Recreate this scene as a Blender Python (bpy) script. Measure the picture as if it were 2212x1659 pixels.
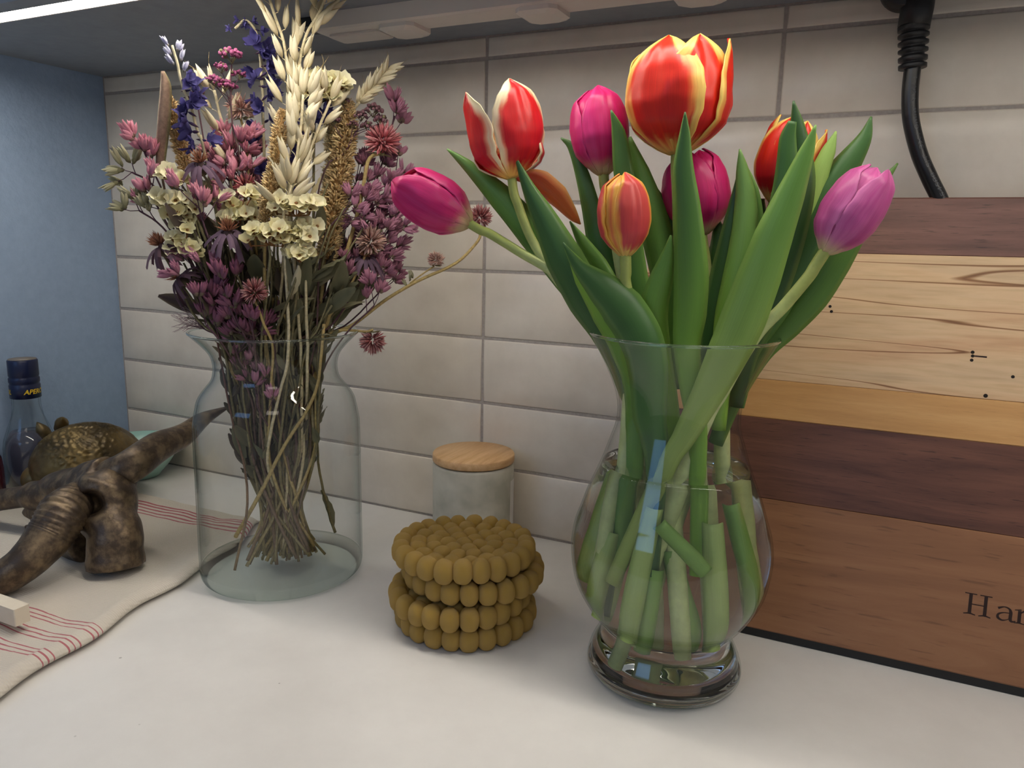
import bpy, bmesh, math, random
from mathutils import Vector, Matrix, noise
PI = math.pi
for o in list(bpy.data.objects): bpy.data.objects.remove(o)
C = bpy.context.scene.collection
SC = bpy.context.scene
def srgb(r, g, b):
    f = lambda c: (c/255/12.92) if c/255 <= .04045 else ((c/255+.055)/1.055)**2.4
    return (f(r), f(g), f(b))
# ---------------------------------------------------------------- camera
CP = Vector((.4060, -.7771, .3391))
yw, pt, rl, FPX = -.4416, .1846, .0211, 1641.65
Fv = Vector((math.sin(yw)*math.cos(pt), math.cos(yw)*math.cos(pt), -math.sin(pt)))
rt = Fv.cross(Vector((0, 0, 1))).normalized(); up = rt.cross(Fv)
Rv = rt*math.cos(rl)+up*math.sin(rl); Uv = up*math.cos(rl)-rt*math.sin(rl)
cam = bpy.data.cameras.new('camera'); co = bpy.data.objects.new('camera', cam); C.objects.link(co)
cam.sensor_width = 36; cam.lens = FPX/2212*36; cam.clip_start = .01
m = Matrix((Rv, Uv, -Fv)).transposed().to_4x4(); m.translation = CP
co.matrix_world = m; SC.camera = co
def ray(u, v): return (Fv*FPX+Rv*(u-1106)-Uv*(v-829.5)).normalized()
def ony(u, v, y): d = ray(u, v); return CP+d*((y-CP.y)/d.y)
def onz(u, v, z): d = ray(u, v); return CP+d*((z-CP.z)/d.z)
# ---------------------------------------------------------------- world, lamps, exposure
w = bpy.data.worlds.new('room'); SC.world = w; w.use_nodes = True
w.node_tree.nodes['Background'].inputs[0].default_value = (.92, .93, 1.0, 1)
w.node_tree.nodes['Background'].inputs[1].default_value = .20
def area(name, loc, target, sx, sy, power, col, spread=PI):
    l = bpy.data.lights.new(name, 'AREA'); l.shape = 'RECTANGLE'; l.size = sx; l.size_y = sy
    l.energy = power; l.color = col; l.spread = spread
    o = bpy.data.objects.new(name, l); C.objects.link(o); o.location = loc
    o.rotation_euler = (Vector(target)-Vector(loc)).to_track_quat('-Z', 'Y').to_euler(); return o
area('ceiling_lamp', (.5, -.385, 2.0), (.5, -.385, 0), .12, .10, 6.0, (1, .93, .84))
area('room_lamp', (1.3, -2.3, 1.9), (0, -.2, .1), .8, .8, 5, (1, .90, .78))
area('window_light', (-.55, -2.9, 1.2), (-.45, -.2, .25), 1.1, .8, 5.5, (.22, .48, 1.0))
LED_STRENGTH = 26
SC.view_settings.view_transform = 'Standard'; SC.view_settings.look = 'None'
SC.view_settings.gamma = 1; SC.view_settings.use_curve_mapping = False
SC.view_settings.exposure = 0.14
# ---------------------------------------------------------------- helpers
class MB:
    def __init__(s): s.v = []; s.f = []; s.c = []; s.uv = []
    def add(s, vs, fs, col=(1, 1, 1), uv=None):
        b = len(s.v); s.v += [tuple(q) for q in vs]; s.f += [tuple(i+b for i in f) for f in fs]
        if callable(col): s.c += [col(i) for i in range(len(vs))]
        elif col and isinstance(col[0], (tuple, list)): s.c += list(col)
        else: s.c += [tuple(col)]*len(vs)
        s.uv += uv if uv else [(0, 0)]*len(vs)
    def tube(s, pts, rad, n=6, col=(1, 1, 1), cap=True):
        pts = [Vector(p) for p in pts]; k = len(pts)
        if not hasattr(rad, '__len__'): rad = [rad]*k
        vs = []; cs = []; uv = []; nrm = None
        for i, p in enumerate(pts):
            t = (pts[min(i+1, k-1)]-pts[max(i-1, 0)]).normalized()
            if nrm is None: nrm = t.cross(Vector((0.3, 1, .2))).normalized()
            nrm = (nrm-t*nrm.dot(t)).normalized(); b = t.cross(nrm)
            for j in range(n):
                a = 2*PI*j/n; vs.append(p+(nrm*math.cos(a)+b*math.sin(a))*rad[i])
                cs.append(col(i/(k-1)) if callable(col) else col); uv.append((i/(k-1), j/n))
        fs = [(i*n+j, i*n+(j+1) % n, (i+1)*n+(j+1) % n, (i+1)*n+j) for i in range(k-1) for j in range(n)]
        if cap: fs += [tuple(range(n))[::-1], tuple((k-1)*n+j for j in range(n))]
        s.add(vs, fs, cs, uv)
    def lathe(s, prof, c=(0, 0, 0), n=64, col=(1, 1, 1), cap=True):
        vs = [(c[0]+r*math.cos(2*PI*j/n), c[1]+r*math.sin(2*PI*j/n), c[2]+z) for r, z in prof for j in range(n)]
        fs = [(i*n+j, i*n+(j+1) % n, (i+1)*n+(j+1) % n, (i+1)*n+j) for i in range(len(prof)-1) for j in range(n)]
        if cap and prof[0][0] > 1e-5: fs.append(tuple(range(n))[::-1])
        if cap and prof[-1][0] > 1e-5: fs.append(tuple((len(prof)-1)*n+j for j in range(n)))
        s.add(vs, fs, col)
    def box(s, a, b, col=(1, 1, 1)):
        x0, y0, z0 = a; x1, y1, z1 = b
        s.add([(x0, y0, z0), (x1, y0, z0), (x1, y1, z0), (x0, y1, z0), (x0, y0, z1), (x1, y0, z1), (x1, y1, z1), (x0, y1, z1)],
              [(3, 2, 1, 0), (4, 5, 6, 7), (0, 1, 5, 4), (1, 2, 6, 5), (2, 3, 7, 6), (3, 0, 4, 7)], col)
    def mesh(s, name, smooth=True):
        me = bpy.data.meshes.new(name); me.from_pydata(s.v, [], s.f)
        a = me.color_attributes.new('Col', 'FLOAT_COLOR', 'POINT')
        a.data.foreach_set('color', [x for c in s.c for x in (c[0], c[1], c[2], 1)])
        ul = me.uv_layers.new(name='UV')
        ul.data.foreach_set('uv', [x for l in me.loops for x in s.uv[l.vertex_index]])
        if smooth: me.polygons.foreach_set('use_smooth', [True]*len(me.polygons))
        me.update(); return me
    def build(s, name, mat, parent=None, smooth=True):
        return link(name, s.mesh(name, smooth), mat, parent)
def link(name, me, mat, parent=None, mw=None):
    o = bpy.data.objects.new(name, me); C.objects.link(o)
    if mat and not me.materials: me.materials.append(mat)
    if mw is not None: o.matrix_world = mw
    setp(o, parent); return o
ROOTLOC = {}
def setp(o, parent):
    if parent is None: return
    o.parent = parent
    if parent.name in ROOTLOC: o.matrix_parent_inverse = Matrix.Translation(-ROOTLOC[parent.name])
def tag(o, label, cat, group=None):
    o['label'] = label; o['category'] = cat
    if group: o['group'] = group
    return o
def thing(name, loc, label, cat, group=None):
    o = bpy.data.objects.new(name, None); C.objects.link(o); o.location = loc; o.empty_display_size = .01
    ROOTLOC[o.name] = Vector(loc); return tag(o, label, cat, group)
def structure(o): o['kind'] = 'structure'; return o
def cat_rom(pts, n=6):
    pts = [Vector(p) for p in pts]
    if len(pts) < 3: return [pts[0].lerp(pts[-1], i/n) for i in range(n+1)]
    q = [pts[0]*2-pts[1]]+pts+[pts[-1]*2-pts[-2]]; out = []
    for i in range(1, len(q)-2):
        for k in range(n):
            t = k/n; a, b, c, d = q[i-1:i+3]
            out.append(.5*((2*b)+(c-a)*t+(2*a-5*b+4*c-d)*t*t+(-a+3*b-3*c+d)*t**3))
    out.append(pts[-1]); return out
def interp(x, xs, ys):
    if x <= xs[0]: return ys[0]
    for i in range(1, len(xs)):
        if x <= xs[i]:
            t = (x-xs[i-1])/(xs[i]-xs[i-1]); return ys[i-1]+(ys[i]-ys[i-1])*t
    return ys[-1]
def sm(a, b, x):
    t = max(0, min(1, (x-a)/(b-a))); return t*t*(3-2*t)
def mix(a, b, t): return tuple(a[i]*(1-t)+b[i]*t for i in range(3))
# ---------------------------------------------------------------- materials
def mat(name, col=(.5, .5, .5), rough=.5, metal=0, **kw):
    m = bpy.data.materials.new(name); m.use_nodes = True
    p = m.node_tree.nodes['Principled BSDF']
    p.inputs['Base Color'].default_value = (*col, 1); p.inputs['Roughness'].default_value = rough
    p.inputs['Metallic'].default_value = metal
    for k, v in kw.items(): p.inputs[k.replace('_', ' ')].default_value = v
    return m
def N(m, t, **kw):
    n = m.node_tree.nodes.new(t)
    for k, v in kw.items():
        if k in n.inputs: n.inputs[k].default_value = v
        else: setattr(n, k, v)
    return n
def L(m, a, ao, b, bi): m.node_tree.links.new(a.outputs[ao], b.inputs[bi])
def P(m): return m.node_tree.nodes['Principled BSDF']
def coords(m, scale=(1, 1, 1), kind='Object', rot=(0, 0, 0)):
    tc = N(m, 'ShaderNodeTexCoord'); mp = N(m, 'ShaderNodeMapping'); mp.inputs['Scale'].default_value = scale
    mp.inputs['Rotation'].default_value = rot; L(m, tc, kind, mp, 'Vector'); return mp
def ramp(m, stops):
    r = N(m, 'ShaderNodeValToRGB'); e = r.color_ramp.elements
    while len(e) < len(stops): e.new(.5)
    for i, (p, c) in enumerate(stops): e[i].position = p; e[i].color = (*c, 1)
    return r
def bump(m, hn, ho, strength=.3, dist=.001):
    b = N(m, 'ShaderNodeBump', Strength=strength, Distance=dist); L(m, hn, ho, b, 'Height'); L(m, b, 'Normal', P(m), 'Normal'); return b
def noisy(name, c1, c2, scale, rough=.5, bs=.3, bd=.001, metal=0, sc3=(1, 1, 1), detail=6, lo=.3, hi=.7, **kw):
    m = mat(name, c1, rough, metal, **kw); mp = coords(m, sc3)
    n = N(m, 'ShaderNodeTexNoise', Scale=scale, Detail=detail, Roughness=.6); L(m, mp, 0, n, 'Vector')
    r = ramp(m, [(lo, c1), (hi, c2)]); L(m, n, 0, r, 0); L(m, r, 0, P(m), 'Base Color')
    if bs: bump(m, n, 0, bs, bd)
    return m
M = {}
# tiles: off white handmade glaze
M['tile'] = noisy('tile_glaze', srgb(222, 213, 199), srgb(205, 195, 181), 14, .32, .12, .002, lo=.35, hi=.75)
M['grout'] = noisy('grout', srgb(172, 164, 157), srgb(152, 144, 138), 300, .9, .4, .0006)
M['paint'] = noisy('wall_paint', srgb(154, 176, 204), srgb(146, 168, 197), 90, .7, .5, .0022, detail=3)
M['under'] = noisy('cabinet_laminate', srgb(138, 143, 150), srgb(128, 133, 140), 60, .6, .1, .0004)
# worktop
m = M['counter'] = mat('worktop_stone', srgb(222, 220, 216), .30)
mp = coords(m); n = N(m, 'ShaderNodeTexNoise', Scale=5, Detail=8, Roughness=.65); L(m, mp, 0, n, 'Vector')
r = ramp(m, [(.35, srgb(226, 224, 220)), (.8, srgb(206, 203, 199))]); L(m, n, 0, r, 0)
vo = N(m, 'ShaderNodeTexVoronoi', Scale=26, Randomness=1.0); L(m, mp, 0, vo, 'Vector')
r2 = ramp(m, [(.022, (1, 1, 1)), (.035, (0, 0, 0))]); L(m, vo, 'Distance', r2, 0)
vn = N(m, 'ShaderNodeTexNoise', Scale=9, Detail=2); L(m, mp, 0, vn, 'Vector')
r3 = ramp(m, [(.52, (0, 0, 0)), (.56, (1, 1, 1))]); L(m, vn, 0, r3, 0)
mu = N(m, 'ShaderNodeMath', operation='MULTIPLY'); L(m, r2, 0, mu, 0); L(m, r3, 0, mu, 1)
mx = N(m, 'ShaderNodeMixRGB'); mx.inputs[2].default_value = (*srgb(120, 116, 112), 1); L(m, mu, 0, mx, 0); L(m, r, 0, mx, 1); L(m, mx, 0, P(m), 'Base Color')
# woods
def wood(name, c1, c2, c3, scale=6, stretch=(1, 14, 14), rough=.5, pores=.0, dist=.0):
    m = mat(name, c1, rough); mp = coords(m, stretch)
    n = N(m, 'ShaderNodeTexNoise', Scale=scale, Detail=8, Roughness=.62, Distortion=dist); L(m, mp, 0, n, 'Vector')
    r = ramp(m, [(.30, c1), (.5, c2), (.72, c3)]); L(m, n, 0, r, 0)
    n2 = N(m, 'ShaderNodeTexNoise', Scale=scale*3.2, Detail=3, Roughness=.5)
    mp2 = coords(m, (stretch[0]*2.2, stretch[1]*3.4, stretch[2]*3.4)); L(m, mp2, 0, n2, 'Vector')
    r2 = ramp(m, [(.60, (1, 1, 1)), (.68, (1-pores,)*3)]); L(m, n2, 0, r2, 0)
    mx = N(m, 'ShaderNodeMixRGB', blend_type='MULTIPLY'); mx.inputs[0].default_value = 1
    L(m, r, 0, mx, 1); L(m, r2, 0, mx, 2); L(m, mx, 0, P(m), 'Base Color'); bump(m, n2, 0, .12, .0005); return m
M['walnut'] = wood('walnut', srgb(80, 50, 42), srgb(106, 70, 60), srgb(126, 86, 74), 7, (1, 9, 9), .5, .55)
M['walnut2'] = wood('walnut_dark', srgb(72, 42, 32), srgb(96, 60, 46), srgb(116, 76, 58), 7, (1, 10, 10), .5, .5, .6)
M['amber'] = wood('amber_wood', srgb(178, 132, 78), srgb(192, 146, 90), srgb(204, 160, 104), 8, (1, 12, 12), .5, .12)
M['cherry'] = wood('cherry_wood', srgb(124, 84, 56), srgb(144, 100, 68), srgb(158, 114, 80), 4, (1, 8, 8), .5, .3, .8)
M['bamboo'] = wood('bamboo', srgb(196, 150, 100), srgb(214, 172, 122), srgb(226, 188, 140), 10, (14, 1.2, 14), .5, .1)
# spalted maple: pale, dark wandering ink lines
m = M['maple'] = mat('spalted_maple', srgb(212, 170, 120), .5)
mp = coords(m, (1.0, 1, 7)); n = N(m, 'ShaderNodeTexNoise', Scale=3.2, Detail=5, Roughness=.55, Distortion=.35); L(m, mp, 0, n, 'Vector')
r = ramp(m, [(.25, srgb(180, 156, 126)), (.45, srgb(206, 176, 138)), (.60, srgb(196, 158, 120)), (.8, srgb(208, 182, 146))]); L(m, n, 0, r, 0)
mp3 = coords(m, (.45, 1, 12)); n3 = N(m, 'ShaderNodeTexNoise', Scale=2.2, Detail=2.0, Roughness=.35, Distortion=.0); L(m, mp3, 0, n3, 'Vector')
k = N(m, 'ShaderNodeMath', operation='MULTIPLY'); k.inputs[1].default_value = 8; L(m, n3, 0, k, 0)
fr = N(m, 'ShaderNodeMath', operation='PINGPONG'); fr.inputs[1].default_value = .5; L(m, k, 0, fr, 0)
rl_ = ramp(m, [(.0, srgb(150, 122, 98)), (.012, srgb(184, 158, 132)), (.03, (1, 1, 1))]); L(m, fr, 0, rl_, 0)
mp4 = coords(m, (5, 1, 60)); n4 = N(m, 'ShaderNodeTexNoise', Scale=5, Detail=3); L(m, mp4, 0, n4, 'Vector')
rg = ramp(m, [(.3, (.86, .84, .8)), (.55, (1, 1, 1))]); L(m, n4, 0, rg, 0)
mx = N(m, 'ShaderNodeMixRGB', blend_type='MULTIPLY'); mx.inputs[0].default_value = 1; L(m, r, 0, mx, 1); L(m, rl_, 0, mx, 2)
mx2 = N(m, 'ShaderNodeMixRGB', blend_type='MULTIPLY'); mx2.inputs[0].default_value = 1; L(m, mx, 0, mx2, 1); L(m, rg, 0, mx2, 2); L(m, mx2, 0, P(m), 'Base Color')
M['char'] = mat('burnt_engraving', srgb(40, 20, 14), .8)
M['hole'] = mat('worm_hole_dark', srgb(22, 14, 10), .9)
M['black'] = mat('black_rubber', srgb(20, 21, 24), .42)
M['cable'] = mat('black_cable_sheath', srgb(16, 17, 20), .3)
M['cableprint'] = mat('grey_print', srgb(74, 76, 80), .6)
M['plastic'] = mat('white_plastic', srgb(205, 200, 194), .45)
M['felt'] = noisy('mustard_felt', srgb(224, 178, 52), srgb(190, 148, 36), 260, .95, .9, .0012, Sheen_Weight=.25)
M['waxwood'] = noisy('pale_block', srgb(226, 216, 198), srgb(214, 202, 182), 40, .6, .1)
M['bronze'] = noisy('aged_bronze', srgb(126, 108, 84), srgb(78, 66, 55), 75, .42, .5, .002, metal=.6, lo=.36, hi=.56)
M['bronze2'] = noisy('gilded_bronze', srgb(124, 104, 62), srgb(60, 52, 40), 26, .42, .3, .0012, metal=.6, lo=.35, hi=.7)
M['mint'] = noisy('mint_ceramic', srgb(158, 196, 184), srgb(148, 188, 176), 12, .3, 0)
M['navy'] = mat('navy_foil', srgb(14, 26, 62), .32)
M['yellow'] = mat('yellow_print', srgb(226, 190, 40), .5)
M['capwood'] = mat('cap_top', srgb(120, 112, 104), .6)
M['darkred'] = mat('dark_red_glass', srgb(74, 10, 18), .12, 0)
M['redprint'] = mat('bright_red_print', srgb(212, 16, 24), .4)
M['darkliquid'] = mat('dark_blue_glass', srgb(30, 28, 52), .08)
m = M['led'] = bpy.data.materials.new('led_diffuser'); m.use_nodes = True; m.node_tree.nodes.remove(P(m))
e = N(m, 'ShaderNodeEmission', Strength=LED_STRENGTH); e.inputs[0].default_value = (1, .925, .81, 1)
L(m, e, 0, m.node_tree.nodes['Material Output'], 0)
# thin clear glass wall: transparent body, mirror-like grazing reflection, greenish where it is seen edge-on
def thin_glass(name, tint=(.52, .64, .64), clear=(.985, .993, .99), refl=.75, base=.028):
    m = bpy.data.materials.new(name); m.use_nodes = True; m.node_tree.nodes.remove(P(m))
    lw = N(m, 'ShaderNodeLayerWeight', Blend=.5)
    pw = N(m, 'ShaderNodeMath', operation='POWER'); pw.inputs[1].default_value = 5; L(m, lw, 'Facing', pw, 0)
    ma = N(m, 'ShaderNodeMath', operation='MULTIPLY_ADD'); ma.inputs[1].default_value = refl; ma.inputs[2].default_value = base; L(m, pw, 0, ma, 0)
    p3 = N(m, 'ShaderNodeMath', operation='POWER'); p3.inputs[1].default_value = 6; L(m, lw, 'Facing', p3, 0)
    mc = N(m, 'ShaderNodeMixRGB'); mc.inputs[1].default_value = (*clear, 1); mc.inputs[2].default_value = (*tint, 1); L(m, p3, 0, mc, 0)
    tr = N(m, 'ShaderNodeBsdfTransparent'); L(m, mc, 0, tr, 0)
    gl = N(m, 'ShaderNodeBsdfGlossy', Roughness=.02)
    ms = N(m, 'ShaderNodeMixShader'); L(m, ma, 0, ms, 0); L(m, tr, 0, ms, 1); L(m, gl, 0, ms, 2)
    L(m, ms, 0, m.node_tree.nodes['Material Output'], 0); return m
M['glass'] = thin_glass('clear_glass')
M['waterglass'] = thin_glass('clear_glass_wet', (.80, .86, .83), (.985, .99, .985), .5, .03)
M['tintglass'] = thin_glass('tinted_thick_glass', (.62, .74, .69), (.955, .98, .968), .35, .015)
M['baseglass'] = mat('thick_base_glass', (.86, .95, .93), .02, 0, Transmission_Weight=1.0, IOR=1.45)
M['water'] = mat('water', (.97, 1.0, .985), .0, 0, Transmission_Weight=1.0, IOR=1.33)
# frosted glass
m = M['frost'] = mat('frosted_glass', srgb(150, 156, 150), .55); mp = coords(m)
n = N(m, 'ShaderNodeTexNoise', Scale=28, Detail=3); L(m, mp, 0, n, 'Vector')
r = ramp(m, [(.42, srgb(214, 208, 190)), (.66, srgb(182, 178, 160))]); L(m, n, 0, r, 0); L(m, r, 0, P(m), 'Base Color')
tr = N(m, 'ShaderNodeBsdfTransparent'); tr.inputs[0].default_value = (.86, .9, .88, 1)
ms = N(m, 'ShaderNodeMixShader'); ms.inputs[0].default_value = .14
out = m.node_tree.nodes['Material Output']; L(m, P(m), 0, ms, 1); L(m, tr, 0, ms, 2); L(m, ms, 0, out, 0)
# organic: vertex colour = the thing's own pigment, a little translucency
def organic(name, rough, trans, streak=0, bs=.15, nscale=120, amp=.18):
    m = mat(name, (1, 1, 1), rough); at = N(m, 'ShaderNodeAttribute'); at.attribute_name = 'Col'
    mp = coords(m) if not streak else coords(m, (1.5, streak, 1), 'UV')
    n = N(m, 'ShaderNodeTexNoise', Scale=nscale if not streak else 2.0, Detail=5, Roughness=.6); L(m, mp, 0, n, 'Vector')
    r = ramp(m, [(.3, (1-amp,)*3), (.7, (1+amp*.6,)*3)]); L(m, n, 0, r, 0)
    mx = N(m, 'ShaderNodeMixRGB', blend_type='MULTIPLY'); mx.inputs[0].default_value = 1
    L(m, at, 'Color', mx, 1); L(m, r, 0, mx, 2); L(m, mx, 0, P(m), 'Base Color'); bump(m, n, 0, bs, .0006)
    if trans:
        tl = N(m, 'ShaderNodeBsdfTranslucent'); L(m, mx, 0, tl, 0)
        ms = N(m, 'ShaderNodeMixShader'); ms.inputs[0].default_value = trans
        out = m.node_tree.nodes['Material Output']; L(m, P(m), 0, ms, 1); L(m, tl, 0, ms, 2); L(m, ms, 0, out, 0)
    return m
M['petal'] = organic('tulip_petal', .38, .32, 34, .12, amp=.12)
M['leaf'] = organic('tulip_leaf', .42, .22, 46, .10, amp=.14)
M['stem'] = organic('tulip_stem', .42, .12, 0, .1, 90)
M['dried'] = organic('dried_plant', .8, .15, 0, .5, 320, .3)
M['driedp'] = organic('dried_petal', .75, .28, 0, .4, 260, .25)
# ---------------------------------------------------------------- room shell
S = .0765; TW = 4.0178*S; XL = -.616; ZC = .5577; rows = 6.9923
g = MB(); g.box((XL-.01, .0011, -.02), (1.3, .03, ZC+.02)); wall = structure(g.build('wall_back', M['grout'], None, False))
random.seed(5)
def tile_mesh(w, h, sd):
    nx, nz = 9, 3; mb = MB(); g_ = .0016; vs = []; fs = []; rnd = random.Random(sd); d = .0042
    def wob(a): return (noise.noise(Vector((a*11, sd*3.7, 0))))*.0009
    for lay in (0, 1, 2):
        for j in range(nz+1):
            for i in range(nx+1):
                x = w*i/nx; z = h*j/nz; ins = g_ if lay < 2 else g_+.0014
                if i == 0: x = ins+wob(z+5)
                if i == nx: x = w-ins+wob(z+9)
                if j == 0: z = ins+wob(x)
                if j == nz: z = h-ins+wob(x+3)
                y = (.004, .0008, 0)[lay]
                if lay == 2: y += noise.noise(Vector((x*18+sd, z*25, sd)))*.0006-.0
                vs.append((x, y, z))
    st = (nx+1)*(nz+1); idx = lambda l, i, j: l*st+j*(nx+1)+i
    for j in range(nz):
        for i in range(nx): fs.append((idx(2, i, j), idx(2, i+1, j), idx(2, i+1, j+1), idx(2, i, j+1)))
    ring = [(i, 0) for i in range(nx)]+[(nx, j) for j in range(nz)]+[(i, nz) for i in range(nx, 0, -1)]+[(0, j) for j in range(nz, 0, -1)]
    for l in (0, 1):
        for a in range(len(ring)):
            p, q = ring[a], ring[(a+1) % len(ring)]
            fs.append((idx(l, *p), idx(l, *q), idx(l+1, *q), idx(l+1, *p)))
    mb.add(vs, fs); me = mb.mesh('tile', True); me.materials.append(M['tile']); return me
full = [tile_mesh(TW, S, k) for k in range(5)]; top = tile_mesh(TW, ZC-rows*S+S*0, 9)
for j in range(8):
    z0 = (rows-7+j)*S; h = S if j < 7 else ZC-z0
    if j == 0: z0 = -.0006
    for i in range(-3, 4):
        x0 = i*TW; w_ = TW
        if i == -3:
            x0 = XL+.001; w_ = -2*TW-x0
            if w_ < .012: continue
        me = random.choice(full) if j < 7 and i > -3 else tile_mesh(w_, h, 20+j)
        link('tile', me, M['tile'], wall, Matrix.Translation((x0, 0, z0)))
g = MB(); g.box((XL-.05, -.80, -.02), (XL, .03, ZC)); 
lw_ = MB(); lw_.box((XL-.05, -.80, -.02), (XL, .0016, 1.3)); structure(lw_.build('wall_left', M['paint'], None, False))
g = MB(); g.box((XL, -.66, -.03), (1.3, .0010, 0)); wt = g.build('worktop', M['counter'], None, False); structure(wt)
bv = wt.modifiers.new('b', 'BEVEL'); bv.width = .003; bv.segments = 2
# upper cabinet
cab = thing('wall_cabinet', (.3, -.02, ZC), 'grey wall cabinet over the worktop, seen from below with a lit strip along its front', 'cabinet')
g = MB(); g.box((XL+.0005, -.303, ZC), (1.3, -.0005, ZC+.018)); g.build('bottom_panel', M['under'], cab, False)
g = MB(); g.box((XL+.0005, -.303, ZC+.018), (1.3, -.285, 1.25)); g.build('door', M['under'], cab, False)
g = MB(); g.box((XL+.0005, -.302, ZC-.012), (1.3, -.2825, ZC)); g.build('front_lip', M['under'], cab, False)
led = thing('led_strip', (.3, -.268, ZC), 'glowing white light strip under the front edge of the wall cabinet', 'lamp')
g = MB(); g.box((XL+.004, -.279, ZC-.008), (1.28, -.257, ZC-.0002)); g.build('diffuser', M['led'], led, False)
g = MB(); g.box((XL+.004, -.2822, ZC-.0085), (1.28, -.2795, ZC-.0002)); g.box((XL+.004, -.2565, ZC-.0100), (1.28, -.2545, ZC-.0002)); g.build('housing', M['plastic'], led, False)  # inner lip shaped deeper to cut grazing light on the top tiles
# white rail with lamp blocks below the cabinet
ra = thing('lamp_rail', (.1, -.09, ZC), 'long white plastic rail with rounded blocks fixed under the cabinet near the tiles', 'rail')
def rbox(mb, x0, x1, y0, y1, z0, z1, ch):
    vs = []; 
    for z, i in ((z1, 0), (z0+ch*.5, 0), (z0, ch)):
        c = ch*1.2
        for x, y in ((x0+i, y0+c+i), (x0+c+i, y0+i), (x1-c-i, y0+i), (x1-i, y0+c+i), (x1-i, y1-c-i), (x1-c-i, y1-i), (x0+c+i, y1-i), (x0+i, y1-c-i)): vs.append((x, y, z))
    fs = [tuple(range(8)), tuple(range(16, 24))[::-1]]
    for l in (0, 1):
        for a in range(8): b = (a+1) % 8; fs.append((l*8+a, l*8+8+a, l*8+8+b, l*8+b))
    mb.add(vs, fs)
g = MB(); rbox(g, -.128, 1.2, -.135, -.098, .5415, ZC-.0002, .003); g.build('rail_body', M['plastic'], ra, False)
for x in (-.052, .094, .232, .378): g = MB(); rbox(g, x, x+.040, -.132, -.090, .5355, .5445, .005); g.build('lamp_block', M['plastic'], ra, False)
g = MB(); rbox(g, -.120, -.058, -.118, -.090, .5385, .5425, .002); g.build('end_cover', M['plastic'], ra, False)
g = MB(); g.box((-.150, -.128, .5485), (-.1285, -.100, ZC-.0002)); g.build('end_block', M['black'], ra, False)  # small black box at the left end of the rail

# ---------------------------------------------------------------- cutting board leaning on the tiles
B0 = Vector((.205, -.035, .3835)); BD = Vector((0, -.122+.035, .006-.384)).normalized(); BN = Vector((1, 0, 0)).cross(BD).normalized()
if BN.y > 0: BN = -BN
BL = .386; BX = .672; TH = .028
board = thing('cutting_board', (.257+BX/2, -.10, 0), 'large striped wooden cutting board leaning on the tiles behind the tulips', 'cutting board')
def bp(x, s, o=0): return Vector((B0.x+x, B0.y, B0.z))+BD*s+BN*o
def plank(s0, s1, m_, e0=0, e1=0):
    g = MB(); ch = .0006
    rot = Matrix((Vector((1, 0, 0)), -BN, -BD)).transposed()   # local x along, z up the board
    vs = []
    for x in (0, BX):
        for (s, o) in ((s0, -TH), (s0, -ch-e0), (s0+ch+e0, 0), (s1-ch-e1, 0), (s1, -ch-e1), (s1, -TH)): vs.append((x, -o, -s))
    fs = [tuple(range(6)), tuple(range(6, 12))[::-1]]+[(a, a+6, (a+1) % 6+6, (a+1) % 6) for a in range(6)]
    g.add(vs, fs); me = g.mesh('plank', False); me.materials.append(m_)
    mw = rot.to_4x4(); mw.translation = B0
    return link('plank', me, m_, board, mw)
sb = [0, .0492, .165, .1995, .2705, BL]
pk = [plank(sb[0], sb[1], M['walnut'], .001), plank(sb[1], sb[2], M['maple']), plank(sb[2], sb[3], M['amber']), plank(sb[3], sb[4], M['walnut2']), plank(sb[4], sb[5], M['cherry'], 0, .001)]
g = MB(); fp = [bp(0.004, BL-.002, -.0008), bp(BX-.004, BL-.002, -.0008), bp(BX-.004, BL-.002, -TH+.002), bp(.004, BL-.002, -TH+.002)]
g.add([*fp, *[Vector((p.x, p.y, .0004)) for p in fp]], [(0, 1, 2, 3), (7, 6, 5, 4), (0, 4, 5, 1), (1, 5, 6, 2), (2, 6, 7, 3), (3, 7, 4, 0)]); fo = g.build('rubber_foot_strip', M['black'], board, False)
n0 = BN
def bloc(u, v):
    d = ray(u, v); t = (B0-CP).dot(BN)/d.dot(BN); q = CP+d*t
    return q.x-B0.x, (q-B0).dot(BD)
for u, v, r_ in ((1793, 662, .0013), (1796, 673, .0013), (2101, 761, .0014), (2101, 769, .0013), (2099, 778, .0013), (2129, 855, .0016), (2188, 814, .0013)):
    x, s = bloc(u, v); g = MB(); n_ = 14
    vs = [bp(x+r_*math.cos(2*PI*k/n_), s+r_*math.sin(2*PI*k/n_), .0001) for k in range(n_)]; vs += [p-BN*.0012 for p in vs]
    g.add(vs, [tuple(range(n_))]+[(k, (k+1) % n_, (k+1) % n_+n_, k+n_) for k in range(n_)]); g.build('worm_hole', M['hole'], board, False)
x, s = bloc(2104, 769); g = MB()
g.add([bp(x, s-.0006, .00012), bp(x+.009, s-.0005, .00012), bp(x+.009, s+.0009, .00012), bp(x, s+.0006, .00012)], [(0, 1, 2, 3)]); g.build('worm_track', M['char'], board, False)
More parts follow.
